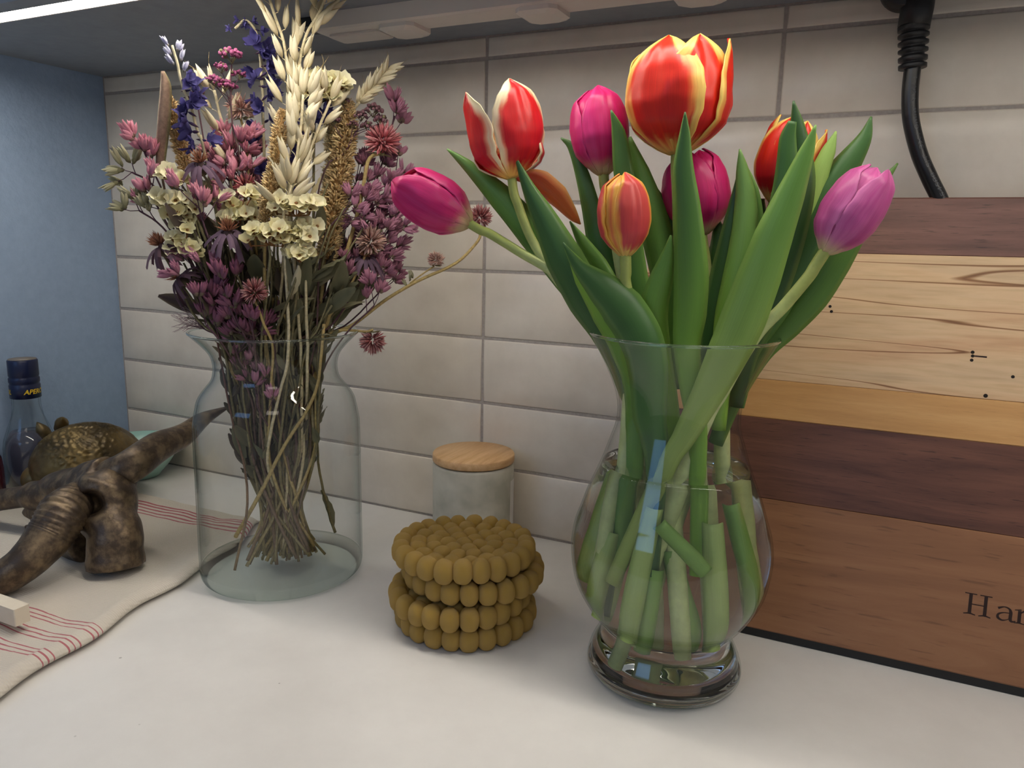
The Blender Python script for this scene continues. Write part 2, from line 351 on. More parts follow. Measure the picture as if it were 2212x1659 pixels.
# engraved serif lettering  H a r/n
def stroke(mb, pts, ws, x0, s0, h):
    k = len(pts); vs = []
    for i in range(k):
        a = Vector(pts[max(i-1, 0)]); b = Vector(pts[min(i+1, k-1)]); t = (b-a).normalized(); nn = Vector((-t.y, t.x))*ws[i]/2
        for sg in (1, -1): q = Vector(pts[i])+nn*sg; vs.append(bp(x0+q.x*h, s0-q.y*h, .00015))
    mb.add(vs, [(2*i, 2*i+2, 2*i+3, 2*i+1) for i in range(k-1)])
x0, s0 = bloc(2081, 1324); hh = .0166
x0b, s0b = bloc(2139, 1334); wH = (x0b-x0)/hh
g = MB()
for xc in (.24, wH-.24):
    stroke(g, [(xc, .02), (xc, .98)], [.145, .145], x0, s0, hh)
    stroke(g, [(xc-.25, .985), (xc+.25, .985)], [.05, .05], x0, s0, hh)
    stroke(g, [(xc-.25, .0), (xc-.06, .045), (xc+.06, .045), (xc+.25, .0)], [.045, .07, .07, .045], x0, s0, hh)
stroke(g, [(.24, .50), (wH-.24, .50)], [.05, .05], x0, s0, hh)
g.build('engraved_letter', M['char'], board, False)
xa, sa = bloc(2150, 1340); wa = (bloc(2186, 1344)[0]-xa)/hh; sa = s0
g = MB()
stroke(g, cat_rom([Vector((.06, .56, 0)), Vector((.30, .66, 0)), Vector((.52, .60, 0)), Vector((.58, .42, 0)), Vector((.58, .10, 0)), Vector((.68, .02, 0)), Vector((.80, .07, 0))], 5), [.04]+[.10]*4+[.07]*4+[.10]*4+[.13]*14+[.06]*4, xa, sa, hh) if False else None
def curve2(pts, ws, *a):
    c = cat_rom([Vector((p[0], p[1], 0)) for p in pts], 5); n_ = len(c)
    w2 = [interp(i/(n_-1)*(len(ws)-1), list(range(len(ws))), ws) for i in range(n_)]
    stroke(g, [(p.x, p.y) for p in c], w2, *a)
curve2([(.06, .55), (.30, .65), (.50, .60), (.58, .44), (.58, .12), (.66, .03), (.80, .08)], [.11, .05, .08, .14, .14, .09, .04], xa, sa, hh)
curve2([(.56, .40), (.30, .38), (.10, .28), (.08, .12), (.24, .02), (.42, .06), (.56, .16)], [.04, .05, .09, .12, .08, .04, .03], xa, sa, hh)
g.build('engraved_letter', M['char'], board, False)
xr, _ = bloc(2193, 1344); g = MB()
stroke(g, [(.14, .02), (.14, .60)], [.14, .14], xr, sa, hh); stroke(g, [(-.06, .60), (.20, .65)], [.04, .06], xr, sa, hh)
stroke(g, [(-.06, .0), (.10, .03), (.18, .03), (.36, .0)], [.04, .06, .06, .04], xr, sa, hh)
curve2([(.16, .46), (.30, .60), (.46, .64), (.58, .58)], [.04, .08, .13, .15], xr, sa, hh)
g.build('engraved_letter', M['char'], board, False)

# ---------------------------------------------------------------- power cord
cord = thing('power_cord', (.45, -.03, .30), 'thick black power cord hanging from a moulded plug behind the cutting board', 'cord')
YC = -.030
pts = [ony(1972, 140, YC), ony(1966, 200, YC), ony(1968, 260, YC), ony(1985, 330, YC), ony(2008, 385, YC), ony(2034, 440, -.028), ony(2060, 520, -.022)]
c = cat_rom(pts, 8); g = MB(); g.tube(c, .0066, 16); g.build('cable', M['cable'], cord)
g = MB(); a = ony(1974, 55, YC); b = ony(1971, 148, YC); prof = []; k = 34
pp = []; rr = []
for i in range(k+1):
    t = i/k; pp.append(a.lerp(b, t)); f_ = (t*5.6) % 1
    rr.append(.0122-.0014*t-(.0026 if f_ > .62 and t > .12 else 0))
g.tube(pp, rr, 20); g.build('strain_relief', M['black'], cord)
g = MB(); pc = ony(1957, -35, YC); n_ = 36; d0 = a-pc
g.tube([Vector((pc.x, YC-.009, pc.z)), Vector((pc.x, YC-.008, pc.z)), Vector((pc.x, YC+.010, pc.z)), Vector((pc.x, YC+.014, pc.z))], [.0175, .0192, .0200, .0185], n_)
g.tube([Vector((a.x+.001, YC, pc.z+.012)), Vector((a.x+.001, YC, a.z+.012)), a+Vector((0, 0, -.001))], [.0135, .0125, .0122], 20); g.build('plug', M['black'], cord)
def text_mesh(txt, size, shear=0, bold=0, ext=0):
    cu = bpy.data.curves.new('t', 'FONT'); cu.body = txt; cu.size = size; cu.shear = shear; cu.offset = bold; cu.extrude = ext; cu.resolution_u = 3
    o = bpy.data.objects.new('t', cu); C.objects.link(o); dg = bpy.context.evaluated_depsgraph_get()
    me = bpy.data.meshes.new_from_object(o.evaluated_get(dg)); bpy.data.objects.remove(o); return me
me = text_mesh('(UL) E254588  SJT  3X1.0mm  VW-1', .0052)
ln = [0]
for i in range(1, len(c)): ln.append(ln[-1]+(c[i]-c[i-1]).length)
tot = ln[-1]; xm = max(v.co.x for v in me.vertices)
for v in me.vertices:
    d = tot*.93-(v.co.x/xm)*tot*.86; i = max(1, min(len(c)-1, next((k for k in range(len(ln)) if ln[k] >= d), len(ln)-1)))
    t = (c[i]-c[i-1]).normalized(); q = c[i-1]+t*(d-ln[i-1]); side = t.cross(Vector((0, -1, 0))).normalized()
    ang = .42-(v.co.y-.0019)/.0066; rad = .00672
    sd = side if side.x > 0 else -side
    v.co = q+Vector((0, -1, 0))*math.cos(ang)*rad+sd*math.sin(ang)*rad
link('cable_print', me, M['cableprint'], cord)
# ---------------------------------------------------------------- frosted jar with wooden lid
JC = ((ony(1023, 1000, -.052)).x, -.052, 0)
jar = thing('storage_jar', JC, 'frosted glass jar with a round pale wooden lid against the tiles', 'jar')
g = MB(); g.lathe([(.0, .0003), (.041, .0003), (.0445, .003), (.0455, .008), (.0455, .094), (.0448, .0965), (.0430, .0975), (.0425, .094), (.0425, .006), (.0, .005)], JC); g.build('glass_body', M['frost'], jar)
g = MB(); g.lathe([(0, .006), (.041, .006), (.0412, .060), (.036, .064), (.0, .062)], JC, 40); g.build('wax_filling', mat('wax', srgb(196, 196, 186), .7), jar)
g = MB(); g.lathe([(.0, .094), (.040, .094), (.040, .0985), (.0452, .0985), (.0458, .0995), (.0458, .1060), (.0448, .1075), (0, .1077)], JC, 72); g.build('lid', M['bamboo'], jar)
g = MB(); n_ = 10; a0, a1 = .38, 1.5; vs = []
for i in range(n_+1):
    a = a0+(a1-a0)*i/n_-.35
    for z in (.012, .080): vs.append((JC[0]+.04575*math.cos(a), JC[1]+.04575*math.sin(a), z))
g.add(vs, [(2*i, 2*i+2, 2*i+3, 2*i+1) for i in range(n_)]); g.build('paper_label', mat('label_paper', srgb(222, 218, 210), .6), jar)
me = text_mesh('ESPRESSO', .0052)
for v in me.vertices: v.co = Vector((JC[0]-.013+v.co.x, JC[1]+.010+v.co.y, .1078))
# ---------------------------------------------------------------- felt trivets
def icos(sub):
    bm = bmesh.new(); bmesh.ops.create_icosphere(bm, subdivisions=sub, radius=1); vs = [tuple(v.co) for v in bm.verts]; fs = [tuple(v.index for v in f.verts) for f in bm.faces]; bm.free(); return vs, fs
IV, IF = icos(3)
balls = []
for sd in range(4):
    vs = []
    for x, y, z in IV:
        p_ = 2.35; l = (abs(x)**p_+abs(y)**p_+abs(z)**p_)**(1/p_)
        k = 1+.05*noise.noise(Vector((x*1.6+sd*9, y*1.6, z*1.6)))+.02*noise.noise(Vector((x*6, y*6+sd, z*6)))
        vs.append((x/l*k, y/l*k, z/l*k))
    mb = MB(); mb.add(vs, IF); me = mb.mesh('felt_ball'); me.materials.append(M['felt']); balls.append(me)
TC = Vector((.0965, -.2115, 0)); random.seed(11)
names = ['mustard felt ball trivet at the very bottom of the stack, resting on the worktop', 'mustard felt ball trivet second from the bottom, jutting towards the dried flower vase',
         'mustard felt ball trivet second from the top, jutting out on the right', 'mustard felt ball trivet on top of the stack, its whole upper face in view']
offs = [(0, 0), (-.003, -.004), (.0055, .0045), (-.0015, -.0005)]
for k in range(4):
    ox, oy = offs[k]; z = .0104+k*.0196; c0 = TC+Vector((ox, oy, 0)); t = thing('felt_trivet', (c0.x, c0.y, z-.0104), names[k], 'trivet', 'stack of mustard felt trivets')
    ph0 = random.random()*6
    tx, ty = (random.uniform(-.02, .02), random.uniform(-.02, .02)) if k else (0, 0)
    if k == 3: tx, ty = .01, -.02
    for r_, n_ in ((.0560, 23), (.0420, 17), (.0282, 12), (.0145, 6), (.0030, 1)):
        ph = random.random()*6
        for i in range(n_):
            a = ph+2*PI*i/n_+random.uniform(-.02, .02); rr = r_+random.uniform(-.0006, .0006)
            if n_ == 1: rr = 0
            sz = .0106 if r_ > .05 else .0092
            x, y = rr*math.cos(a), rr*math.sin(a)
            zz = z+x*tx*(1 if k else 0)+y*ty+(random.uniform(-.0005, .0005) if k else 0)-(0 if r_ > .05 else .0008)
            tw = 2*PI*r_/n_*.5*1.10 if n_ > 1 else .0085
            mw = Matrix.Translation((c0.x+x, c0.y+y, zz)) @ Matrix.Rotation(a+random.uniform(-.1, .1), 4, 'Z') @ Matrix.Diagonal((.0088, tw*random.uniform(.96, 1.04), sz*random.uniform(.97, 1.03), 1))
            link('felt_ball', random.choice(balls), M['felt'], t, mw)
# ---------------------------------------------------------------- linen towel
def sdist(x, a, b): return max(a-x, 0, x-b)
def edge_x(y): return interp(y, [-.62, -.48, -.40, -.33, -.25, -.18, -.12], [-.110, -.141, -.156, -.172, -.186, -.205, -.232])+.003*math.sin(y*60)
tw = MB(); NX, NY = 70, 90; X0 = -.6150; TY0, TY1 = -.66, -.118
m = M['towel'] = mat('linen', srgb(205, 197, 184), .9)
at = N(m, 'ShaderNodeUVMap'); sp = N(m, 'ShaderNodeSeparateXYZ'); L(m, at, 0, sp, 0)
mpn = N(m, 'ShaderNodeMapping'); mpn.inputs['Scale'].default_value = (60, 1000, 1); L(m, at, 0, mpn, 0)
n_w = N(m, 'ShaderNodeTexWave', Scale=9, Distortion=1.5); n_w.bands_direction = 'X'; mpw = N(m, 'ShaderNodeMapping'); mpw.inputs['Scale'].default_value = (16, 16, 1); L(m, at, 0, mpw, 0); L(m, mpw, 0, n_w, 'Vector')
n_v = N(m, 'ShaderNodeTexWave', Scale=9, Distortion=1.5); n_v.bands_direction = 'Y'; L(m, mpw, 0, n_v, 'Vector')
ad = N(m, 'ShaderNodeMath', operation='ADD'); L(m, n_w, 1, ad, 0); L(m, n_v, 1, ad, 1); bump(m, ad, 0, .45, .0006)
# stripes: bands across y read from the weave coordinate, wandering with the weave
nz = N(m, 'ShaderNodeTexNoise', Scale=1.0, Detail=3); L(m, mpn, 0, nz, 'Vector')
su = N(m, 'ShaderNodeMath', operation='MULTIPLY_ADD'); su.inputs[1].default_value = .0022; L(m, nz, 0, su, 0); L(m, sp, 1, su, 2)
prev = None
for cy, wd in [(-.386, 1), (-.391, 1), (-.396, 1), (-.4085, 1), (-.4135, 1), (-.4185, 1), (-.4315, 1), (-.4365, 1), (-.4415, 1), (-.146, 2.2), (-.152, 2.2), (-.159, 2.2), (-.167, 2.2), (-.174, 1.6)]:
    s1 = N(m, 'ShaderNodeMath', operation='SUBTRACT'); s1.inputs[1].default_value = cy; L(m, su, 0, s1, 0)
    ab = N(m, 'ShaderNodeMath', operation='ABSOLUTE'); L(m, s1, 0, ab, 0)
    ls = N(m, 'ShaderNodeMath', operation='LESS_THAN'); ls.inputs[1].default_value = .00072*wd; L(m, ab, 0, ls, 0)
    if prev is None: prev = ls
    else: mxx = N(m, 'ShaderNodeMath', operation='MAXIMUM'); L(m, prev, 0, mxx, 0); L(m, ls, 0, mxx, 1); prev = mxx
mr = N(m, 'ShaderNodeMixRGB'); mr.inputs[1].default_value = (*srgb(206, 198, 185), 1); mr.inputs[2].default_value = (*srgb(168, 70, 86), 1)
nm = N(m, 'ShaderNodeMath', operation='MULTIPLY'); nm.inputs[1].default_value = .85; L(m, prev, 0, nm, 0)
L(m, nm, 0, mr, 0); L(m, mr, 0, P(m), 'Base Color')
vs = []; uv = []; fs = []
for j in range(NY+1):
    y = TY0+(TY1-TY0)*j/NY; ex = edge_x(y)
    for i in range(NX+1):
        t = i/NX
        if t <= .82: x = X0+(ex-X0)*(t/.82)*.965; s_ = (ex-x); ht = None
        else: ht = (t-.82)/.18*PI
        base = .0065+.0035*noise.noise(Vector((0, y*9, 3)))
        wr = .0030*noise.noise(Vector((X0*0+(x if ht is None else ex)*16, y*22, 1)))+.0018*noise.noise(Vector(((x if ht is None else ex)*40+y*20, y*30, 7)))
        w_ = (ex-X0)*.035
        if ht is None:
            k = sm(.05, 0, ex-x)
            z = .0075+wr*(1-k*.4)+.0050*k*(1+.5*noise.noise(Vector((1, y*20, 3))))
            yb = sm(0, .012, TY1-y); z = .0012+(z-.0012)*yb
            vs.append((x, y, max(z, .0014)))
            xu = x
        else:
            zt = (.0075+wr*.6+.0050*(1+.5*noise.noise(Vector((1, y*20, 3))))); yb = sm(0, .012, TY1-y); zt = max(.0012+(zt-.0012)*yb, .0018)
            xc = ex-(ex-X0)*.035; rr = zt/2
            vs.append((xc+math.sin(ht)*(ex-xc)*.9, y, rr+math.cos(ht)*(rr-.0006)+.0002)); xu = xc+ht*.004
        uv.append((xu, y+.004*noise.noise(Vector((xu*14, y*6, 2)))))
for j in range(NY):
    for i in range(NX):
        a = j*(NX+1)+i; fs.append((a, a+1, a+NX+2, a+NX+1))
tw.add(vs, fs, (1, 1, 1), uv); to = tw.build('linen_towel', M['towel']); tag(to, 'folded cream linen towel with thin red stripes, lying under the bronze skull', 'towel')
sd_ = to.modifiers.new('s', 'SOLIDIFY'); sd_.thickness = .0008; sd_.offset = -1
# pale block at the left edge of the frame
q = onz(36, 1362, .012); bl = MB(); rbox(bl, q.x-.06, q.x-.001, q.y, q.y+.013, .0145, .0300, .0006); bo = bl.build('pale_block', M['waxwood'], None, False); tag(bo, 'small pale block with chipped edges lying on the towel at the left edge', 'block')
# ---------------------------------------------------------------- bronze skull
sk = thing('bronze_skull', (-.27, -.29, .012), 'dark bronze horned animal skull sculpture standing on the striped towel', 'sculpture')
def remeshed(mb, vox, smooth=4):
    me = mb.mesh('r'); o = bpy.data.objects.new('r', me); C.objects.link(o)
    r_ = o.modifiers.new('r', 'REMESH'); r_.mode = 'VOXEL'; r_.voxel_size = vox; r_.use_smooth_shade = True
    s_ = o.modifiers.new('s', 'SMOOTH'); s_.factor = .6; s_.iterations = smooth
    dg = bpy.context.evaluated_depsgraph_get(); out = bpy.data.meshes.new_from_object(o.evaluated_get(dg)); bpy.data.objects.remove(o); return out
def ell(mb, c, r_, rot=None):
    vs = []
    for v in IV:
        q = Vector((v[0]*r_[0], v[1]*r_[1], v[2]*r_[2]))
        if rot: q = rot @ q
        vs.append(q+Vector(c))
    mb.add(vs, IF)
sy = -.285
s_ = MB()
def SP(u, v, y): return ony(u, v, y)
f1 = SP(232, 1245, -.318); f1.z = max(f1.z, .024)
s_.tube(cat_rom([Vector((-.2510, -.302, .0125)), Vector((-.2535, -.300, .030)), Vector((-.256, -.296, .048)), SP(226, 1110, -.292), SP(232, 1060, -.285), SP(240, 1035, -.28)], 4), [.0275]*3+[.0260]*4+[.0250]*4+[.0265]*4+[.028]*4+[.026, .02], 20)
ell(s_, SP(228, 1048, -.278), (.030, .030, .019))
ell(s_, SP(236, 1085, -.286), (.0275, .0265, .036)); ell(s_, SP(165, 1040, -.262), (.050, .030, .0150), Matrix.Rotation(-.15, 3, 'Y'))
s_.tube(cat_rom([SP(235, 1030, -.275), SP(170, 1048, -.27), SP(110, 1068, -.272), SP(40, 1074, -.280), SP(-60, 1092, -.29), SP(-130, 1115, -.30)], 5), [.022]*4+[.020]*5+[.017]*5+[.0125]*5+[.010]*10, 16)
s_.tube(cat_rom([SP(150, 1060, -.25), SP(100, 1100, -.235), SP(60, 1150, -.225)], 5), [.022]*4+[.020]*9, 14)
s_.tube([SP(150, 1090, -.29), SP(190, 1085, -.30)], [.018, .016], 14)
s_.tube(cat_rom([SP(200, 1170, -.290), SP(130, 1165, -.27), SP(30, 1175, -.262), SP(-60, 1170, -.26)], 4), [.024]*4+[.022]*4+[.020]*5, 12)
me = remeshed(s_, .0026, 5)
rd_ = ray(193, 1090)
for v in me.vertices:                      # hollow eye socket pressed into the side of the skull
    w_ = v.co-CP; al = w_.dot(rd_); off = (w_-rd_*al).length
    if off < .0145 and v.co.y < -.288: v.co += rd_*(.020*sm(.0145, .008, off))
me.polygons.foreach_set('use_smooth', [True]*len(me.polygons)); me.materials.clear(); me.materials.append(M['bronze'])
link('skull', me, M['bronze'], sk)
def horn(pts, rads, ridges, name='horn'):
    c = cat_rom(pts, 22); n_ = len(c); rr = []
    for i in range(n_):
        t = i/(n_-1); r_ = interp(t*(len(rads)-1), list(range(len(rads))), rads)
        if ridges and t < .5: r_ *= 1+.05*math.sin(i*1.9)*sm(.5, .2, t)
        rr.append(r_*(1+.03*noise.noise(Vector((t*9, 2, 3)))))
    g = MB(); g.tube(c, rr, 22); return g.build(name, M['bronze'], sk)
horn([SP(230, 1035, -.275), SP(285, 1005, -.262), SP(340, 966, -.225), SP(395, 940, -.185), SP(440, 905, -.150), SP(492, 880, -.125)], [.018, .0175, .0165, .0130, .0085, .0016], False)
horn([SP(178, 1068, -.290), SP(140, 1105, -.325), SP(105, 1160, -.345), SP(55, 1215, -.368), SP(-5, 1255, -.385), SP(-70, 1290, -.395)], [.015, .0225, .0215, .0175, .0155, .012], True)
g = MB(); e_ = SP(193, 1090, -.2900); ell(g, e_, (.0105, .0085, .0105)); g.build('eye_socket_shade', mat('socket_shade', srgb(14, 12, 12), .8), sk)  # near-black ball paints the shade inside the eye socket
# ---------------------------------------------------------------- round bronze animal
AC = Vector((-.474, -.167, .0520))
ar = thing('bronze_animal_figurine', (AC.x, AC.y, 0.0), 'round gilded bronze animal figurine with scaly back and two small ears behind the skull', 'figurine')
vs = []; V4, F4 = icos(6)
vd = (CP-AC).normalized(); sr = Vector((vd.y, -vd.x, 0)).normalized()*-1
for x, y, z in V4:
    q = Vector((x, y, z)); n_ = q.copy(); k = 1
    # overlapping scales in rows on the back
    th = math.atan2(n_.dot(Vector((-vd.y, vd.x, 0)).normalized()), n_.z); ph = math.asin(max(-1, min(1, n_.dot(Vector((vd.x, vd.y, 0)).normalized()))))
    row = ph*15; cl = th*13+(.5 if int(math.floor(row)) % 2 else 0)
    fr_ = row-math.floor(row); fc = abs((cl-math.floor(cl))-.5)*2
    ms_ = sm(.15, .4, ph+.25)*sm(1.25, .95, abs(ph))*sm(.95, .6, abs(th+.15))
    dq = .085*ms_*((1-fr_)*.8-.6*sm(.65, 1, fc))
    k += dq+.012*noise.noise(q*9)
    vs.append(AC+Vector((q.x*.065, q.y*.065, q.z*.0520))*k)
g = MB(); g.add(vs, F4); g.build('body', M['bronze2'], ar)
for u, v, du, dv, hh_ in ((96, 936, -16, -24, .013), (133, 918, 2, -16, .007)):
    b_ = ony(u, v, AC.y+.002); t_ = ony(u+du, v+dv, AC.y-.004); ax = (t_-b_).normalized(); g = MB()
    pts = [b_-ax*.008]+[b_.lerp(t_, i/6) for i in range(7)]; g.tube(pts, [.0085, .008, .0082, .0078, .0066, .0048, .0030, .0008], 14); g.build('ear', M['bronze2'], ar)
g = MB(); hp = AC+Vector((-.030, -.040, -.012)); ell(g, hp, (.022, .026, .020)); g.build('head', M['bronze2'], ar)
# ---------------------------------------------------------------- mint bowl
DC = (-.520, -.061, 0); g = MB()
g.lathe([(0, .0005), (.028, .0005), (.030, .004), (.042, .018), (.052, .034), (.0575, .050), (.0585, .0515), (.0560, .0515), (.050, .036), (.040, .021), (.028, .008), (0, .0065)], DC, 72)
tag(g.build('mint_bowl', M['mint']), 'pale mint green bowl partly hidden behind the bronze figurine by the tiles', 'bowl')
# ---------------------------------------------------------------- bottles
BC = (-.581, -.172, 0)
bt = thing('glass_bottle', BC, 'clear glass bottle with a dark blue screw cap and yellow lettering beside the left wall', 'bottle')
g = MB(); g.lathe([(0, .001), (.028, .001), (.031, .004), (.031, .062), (.0295, .072), (.024, .088), (.0185, .102), (.0165, .115), (.0160, .160), (.0150, .168), (.0138, .168), (.0145, .115), (.022, .088), (.0275, .070), (.029, .06), (.029, .006), (0, .005)], BC, 48); g.build('glass_body', M['glass'], bt)
g = MB(); g.lathe([(0, .0055), (.0285, .0055), (.0285, .060), (.0270, .070), (.0215, .082), (0, .082)], BC, 40); g.build('liquid', mat('clear_drink', srgb(150, 148, 168), .05, 0, Transmission_Weight=.85, Alpha=1), bt)
g = MB(); g.lathe([(.0164, .1270), (.0178, .1275), (.0178, .1440), (.0170, .1450), (.0170, .1470), (.0177, .1480), (.0177, .1530), (.0168, .1542), (.0168, .1555), (.0174, .1565), (.0173, .1760), (.0162, .1775), (.0162, .1270)], BC, 48); g.build('cap', M['navy'], bt)
g = MB(); g.lathe([(0, .1772), (.0161, .1772), (.0161, .1779), (0, .1781)], BC, 40); g.build('cap_top', M['capwood'], bt)
aim = math.atan2(CP.y-BC[1], CP.x-BC[0])
for off in (-.10, -2.75):
    me = text_mesh('APEROL', .0085, .25, .00022)
    for v in me.vertices:
        a = aim+off+(v.co.x-.0)/.0179; z = .1335+v.co.y+.10*v.co.x*0
        v.co = Vector((BC[0]+.01795*math.cos(a), BC[1]+.01795*math.sin(a), z))
    link('cap_lettering', me, M['yellow'], bt)
RC = Vector((-.582, -.245, 0)); rb_ = thing('red_bottle', RC, 'dark red glass bottle with a bright red mark at the left edge of the photo', 'bottle')
g = MB(); g.lathe([(0, .001), (.030, .001), (.0325, .004), (.0325, .045), (.031, .060), (.022, .080), (.012, .089), (0, .089)], RC, 40); g.build('glass_body', M['darkred'], rb_)
g = MB(); a0 = math.atan2(CP.y-RC.y, CP.x-RC.x)
vs = [(RC.x+.0328*math.cos(a0+.1+i*.12), RC.y+.0328*math.sin(a0+.1+i*.12), z) for i in range(8) for z in (.040, .056)]
vs = [(RC.x+r_*math.cos(a0-.1+i*.12), RC.y+r_*math.sin(a0-.1+i*.12), z) for i in range(8) for z, r_ in ((.050, .0327), (.066, .0292))]
g.add(vs, [(2*i, 2*i+2, 2*i+3, 2*i+1) for i in range(7)]); g.build('red_mark', M['redprint'], rb_)
# ---------------------------------------------------------------- vases
def vase_axis(c):
    d = Vector((c.x-CP.x, c.y-CP.y, 0)).normalized(); return d
TVc = Vector((.279, -.211, 0)); DVc = Vector((-.1218, -.2068, 0))
def onaxis(u, v, c, d):
    n_ = vase_axis(c); q = c-n_*d; r_ = ray(u, v); t = (q-CP).dot(n_)/r_.dot(n_); return CP+r_*t
def TP(u, v, d=0): return onaxis(u, v, TVc, d)
def DP(u, v, d=0): return onaxis(u, v, DVc, d)
tprof = [(.050, .0004), (.0585, .003), (.0612, .009), (.0588, .02), (.0535, .031), (.0512, .038), (.0520, .0435), (.0560, .0475), (.0612, .054), (.069, .0665), (.0742, .079), (.0768, .093), (.0776, .107), (.0757, .122), (.0718, .134), (.0665, .150), (.0605, .1645), (.0553, .178), (.0508, .192), (.0472, .203), (.046, .213), (.047, .224), (.0510, .237), (.058, .252), (.065, .265), (.0692, .2725)]
def smooth_prof(pr, n=3): return [(max(p.x, 0), p.y) for p in cat_rom([Vector((a, b, 0)) for a, b in pr], n)]
def rin(pr, z): return interp(z, [q[1] for q in pr], [q[0] for q in pr])
tv = thing('tulip_vase', TVc, 'bulbous clear glass vase half full of water holding the tulips', 'vase')
sp_ = smooth_prof(tprof)
g = MB(); g.lathe(sp_+[(.0692, .2737), (.0676, .2735)]+[(max(r_-.0016, .001), z) for r_, z in sp_[::-1] if z > .0125], TVc, 96, cap=False); g.build('glass_wall', M['waterglass'], tv)
g = MB(); g.lathe([(0, .0005), (.050, .0006), (.0583, .003), (.0608, .009), (.0598, .0118), (.058, .0120), (.03, .0110), (0, .0105)], TVc, 96); g.build('thick_base', M['baseglass'], tv)
g = MB(); gr = MB(); gr.tube([TVc+Vector((.0688*math.cos(a*PI/36), .0688*math.sin(a*PI/36), .2735)) for a in range(73)], .0012, 8, cap=False); gr.build('rim', M['baseglass'], tv)
WZ = .1735
wp = [(max(r_-.0018, .001), z) for r_, z in sp_ if .0135 < z < WZ]
rw = rin(tprof, WZ)-.0018
g = MB(); g.lathe([(0, .0122), (.04, .0122), (wp[0][0]-.0005, .0128)]+wp+[(rw, WZ+.0006), (rw-.0012, WZ-.0002), (0, WZ-.0002)], TVc, 128)
tag(g.build('water', M['water']), 'clear water filling the lower part of the tulip vase', 'water')
dprof = [(.074, .0004), (.0785, .0035), (.0805, .010), (.0808, .03), (.0805, .09), (.0803, .150), (.0790, .165), (.0772, .174), (.0752, .182), (.0705, .190), (.0625, .2), (.0597, .207), (.0590, .217), (.0620, .2275), (.0690, .2365), (.0755, .2430), (.0800, .2475)]
dv = thing('bottle_vase', DVc, 'clear glass bottle shaped vase with flared rim holding the dried bouquet', 'vase')
sd2 = smooth_prof(dprof)
g = MB(); g.lathe(sd2+[(.0800, .2487), (.0784, .2487)]+[(max(r_-.0016, .001), z) for r_, z in sd2[::-1] if z > .0125], DVc, 96, cap=False); g.build('glass_wall', M['glass'], dv)
g = MB(); g.lathe([(0, .0006), (.074, .0006), (.0783, .0035), (.0800, .010), (.0795, .0122), (.074, .0120), (.04, .0105), (0, .0100)], DVc, 96); g.build('thick_base', M['tintglass'], dv)
gr = MB(); gr.tube([DVc+Vector((.0795*math.cos(a*PI/36), .0795*math.sin(a*PI/36), .2485)) for a in range(73)], .0012, 8, cap=False); gr.build('rim', M['baseglass'], dv)
#@@PART3
# ---------------------------------------------------------------- tulips
G_L, G_D, G_S = srgb(158, 194, 100), srgb(80, 122, 58), srgb(168, 188, 100)
def leaf(parent, pts, hw, d0, d1=None, fold=.35, tw=0, c1=G_D, c2=G_L, axis=TVc, fn=TP, name='leaf', mt='leaf', cbase=None, nx=6, curl=0):
    """pts = centre line tip -> base (u, v); hw = half width in px; d = distance towards the viewer, tip to base"""
    k = len(pts); P3 = []
    if d1 is None: d1 = d0
    for i, p in enumerate(pts):
        if isinstance(p, Vector): P3.append(p)
        else: P3.append(fn(p[0], p[1], d0+(d1-d0)*i/(k-1)))
    c = cat_rom(P3, 5); n_ = len(c); vs = []; cols = []; uv = []; vd = vase_axis(axis)
    for i in range(n_):
        s = i/(n_-1); t = (c[min(i+1, n_-1)]-c[max(i-1, 0)]).normalized()
        side = t.cross(vd).normalized()
        if side.x < 0: side = -side
        nrm = side.cross(t).normalized()
        if nrm.dot(vd) > 0: nrm = -nrm
        a = tw if not hasattr(tw, '__len__') else interp(s, [0, 1], tw)
        sd = side*math.cos(a)+nrm*math.sin(a); nn = nrm*math.cos(a)-side*math.sin(a)
        dist = (c[i]-CP).dot(Fv); w_ = interp(s*(k-1), list(range(k)), hw)/FPX*dist/max(.45, abs(math.cos(a)))
        for j in range(nx+1):
            q = j/nx*2-1
            vs.append(c[i]+sd*(q*w_)+nn*(-(q*q)*w_*fold+w_*fold*.4)+nn*(curl*w_*q*math.sin(s*9)*.3))
            base = mix(c1, c2, sm(.15, 1.0, s)*.8+.12*(q*q))
            if cbase: base = mix(base, cbase, sm(.75, 1, s))
            base = mix(base, G_L, .35*sm(.85, 1, abs(q)))
            cols.append(base); uv.append((s, j/nx))
    fs = [(i*(nx+1)+j, i*(nx+1)+j+1, (i+1)*(nx+1)+j+1, (i+1)*(nx+1)+j) for i in range(n_-1) for j in range(nx)]
    g = MB(); g.add(vs, fs, cols, uv); o = g.build(name, M[mt], parent)
    so = o.modifiers.new('s', 'SOLIDIFY'); so.thickness = .0009; so.offset = 0
    return o
PINK = (srgb(222, 52, 134), srgb(236, 96, 168), srgb(228, 200, 150))
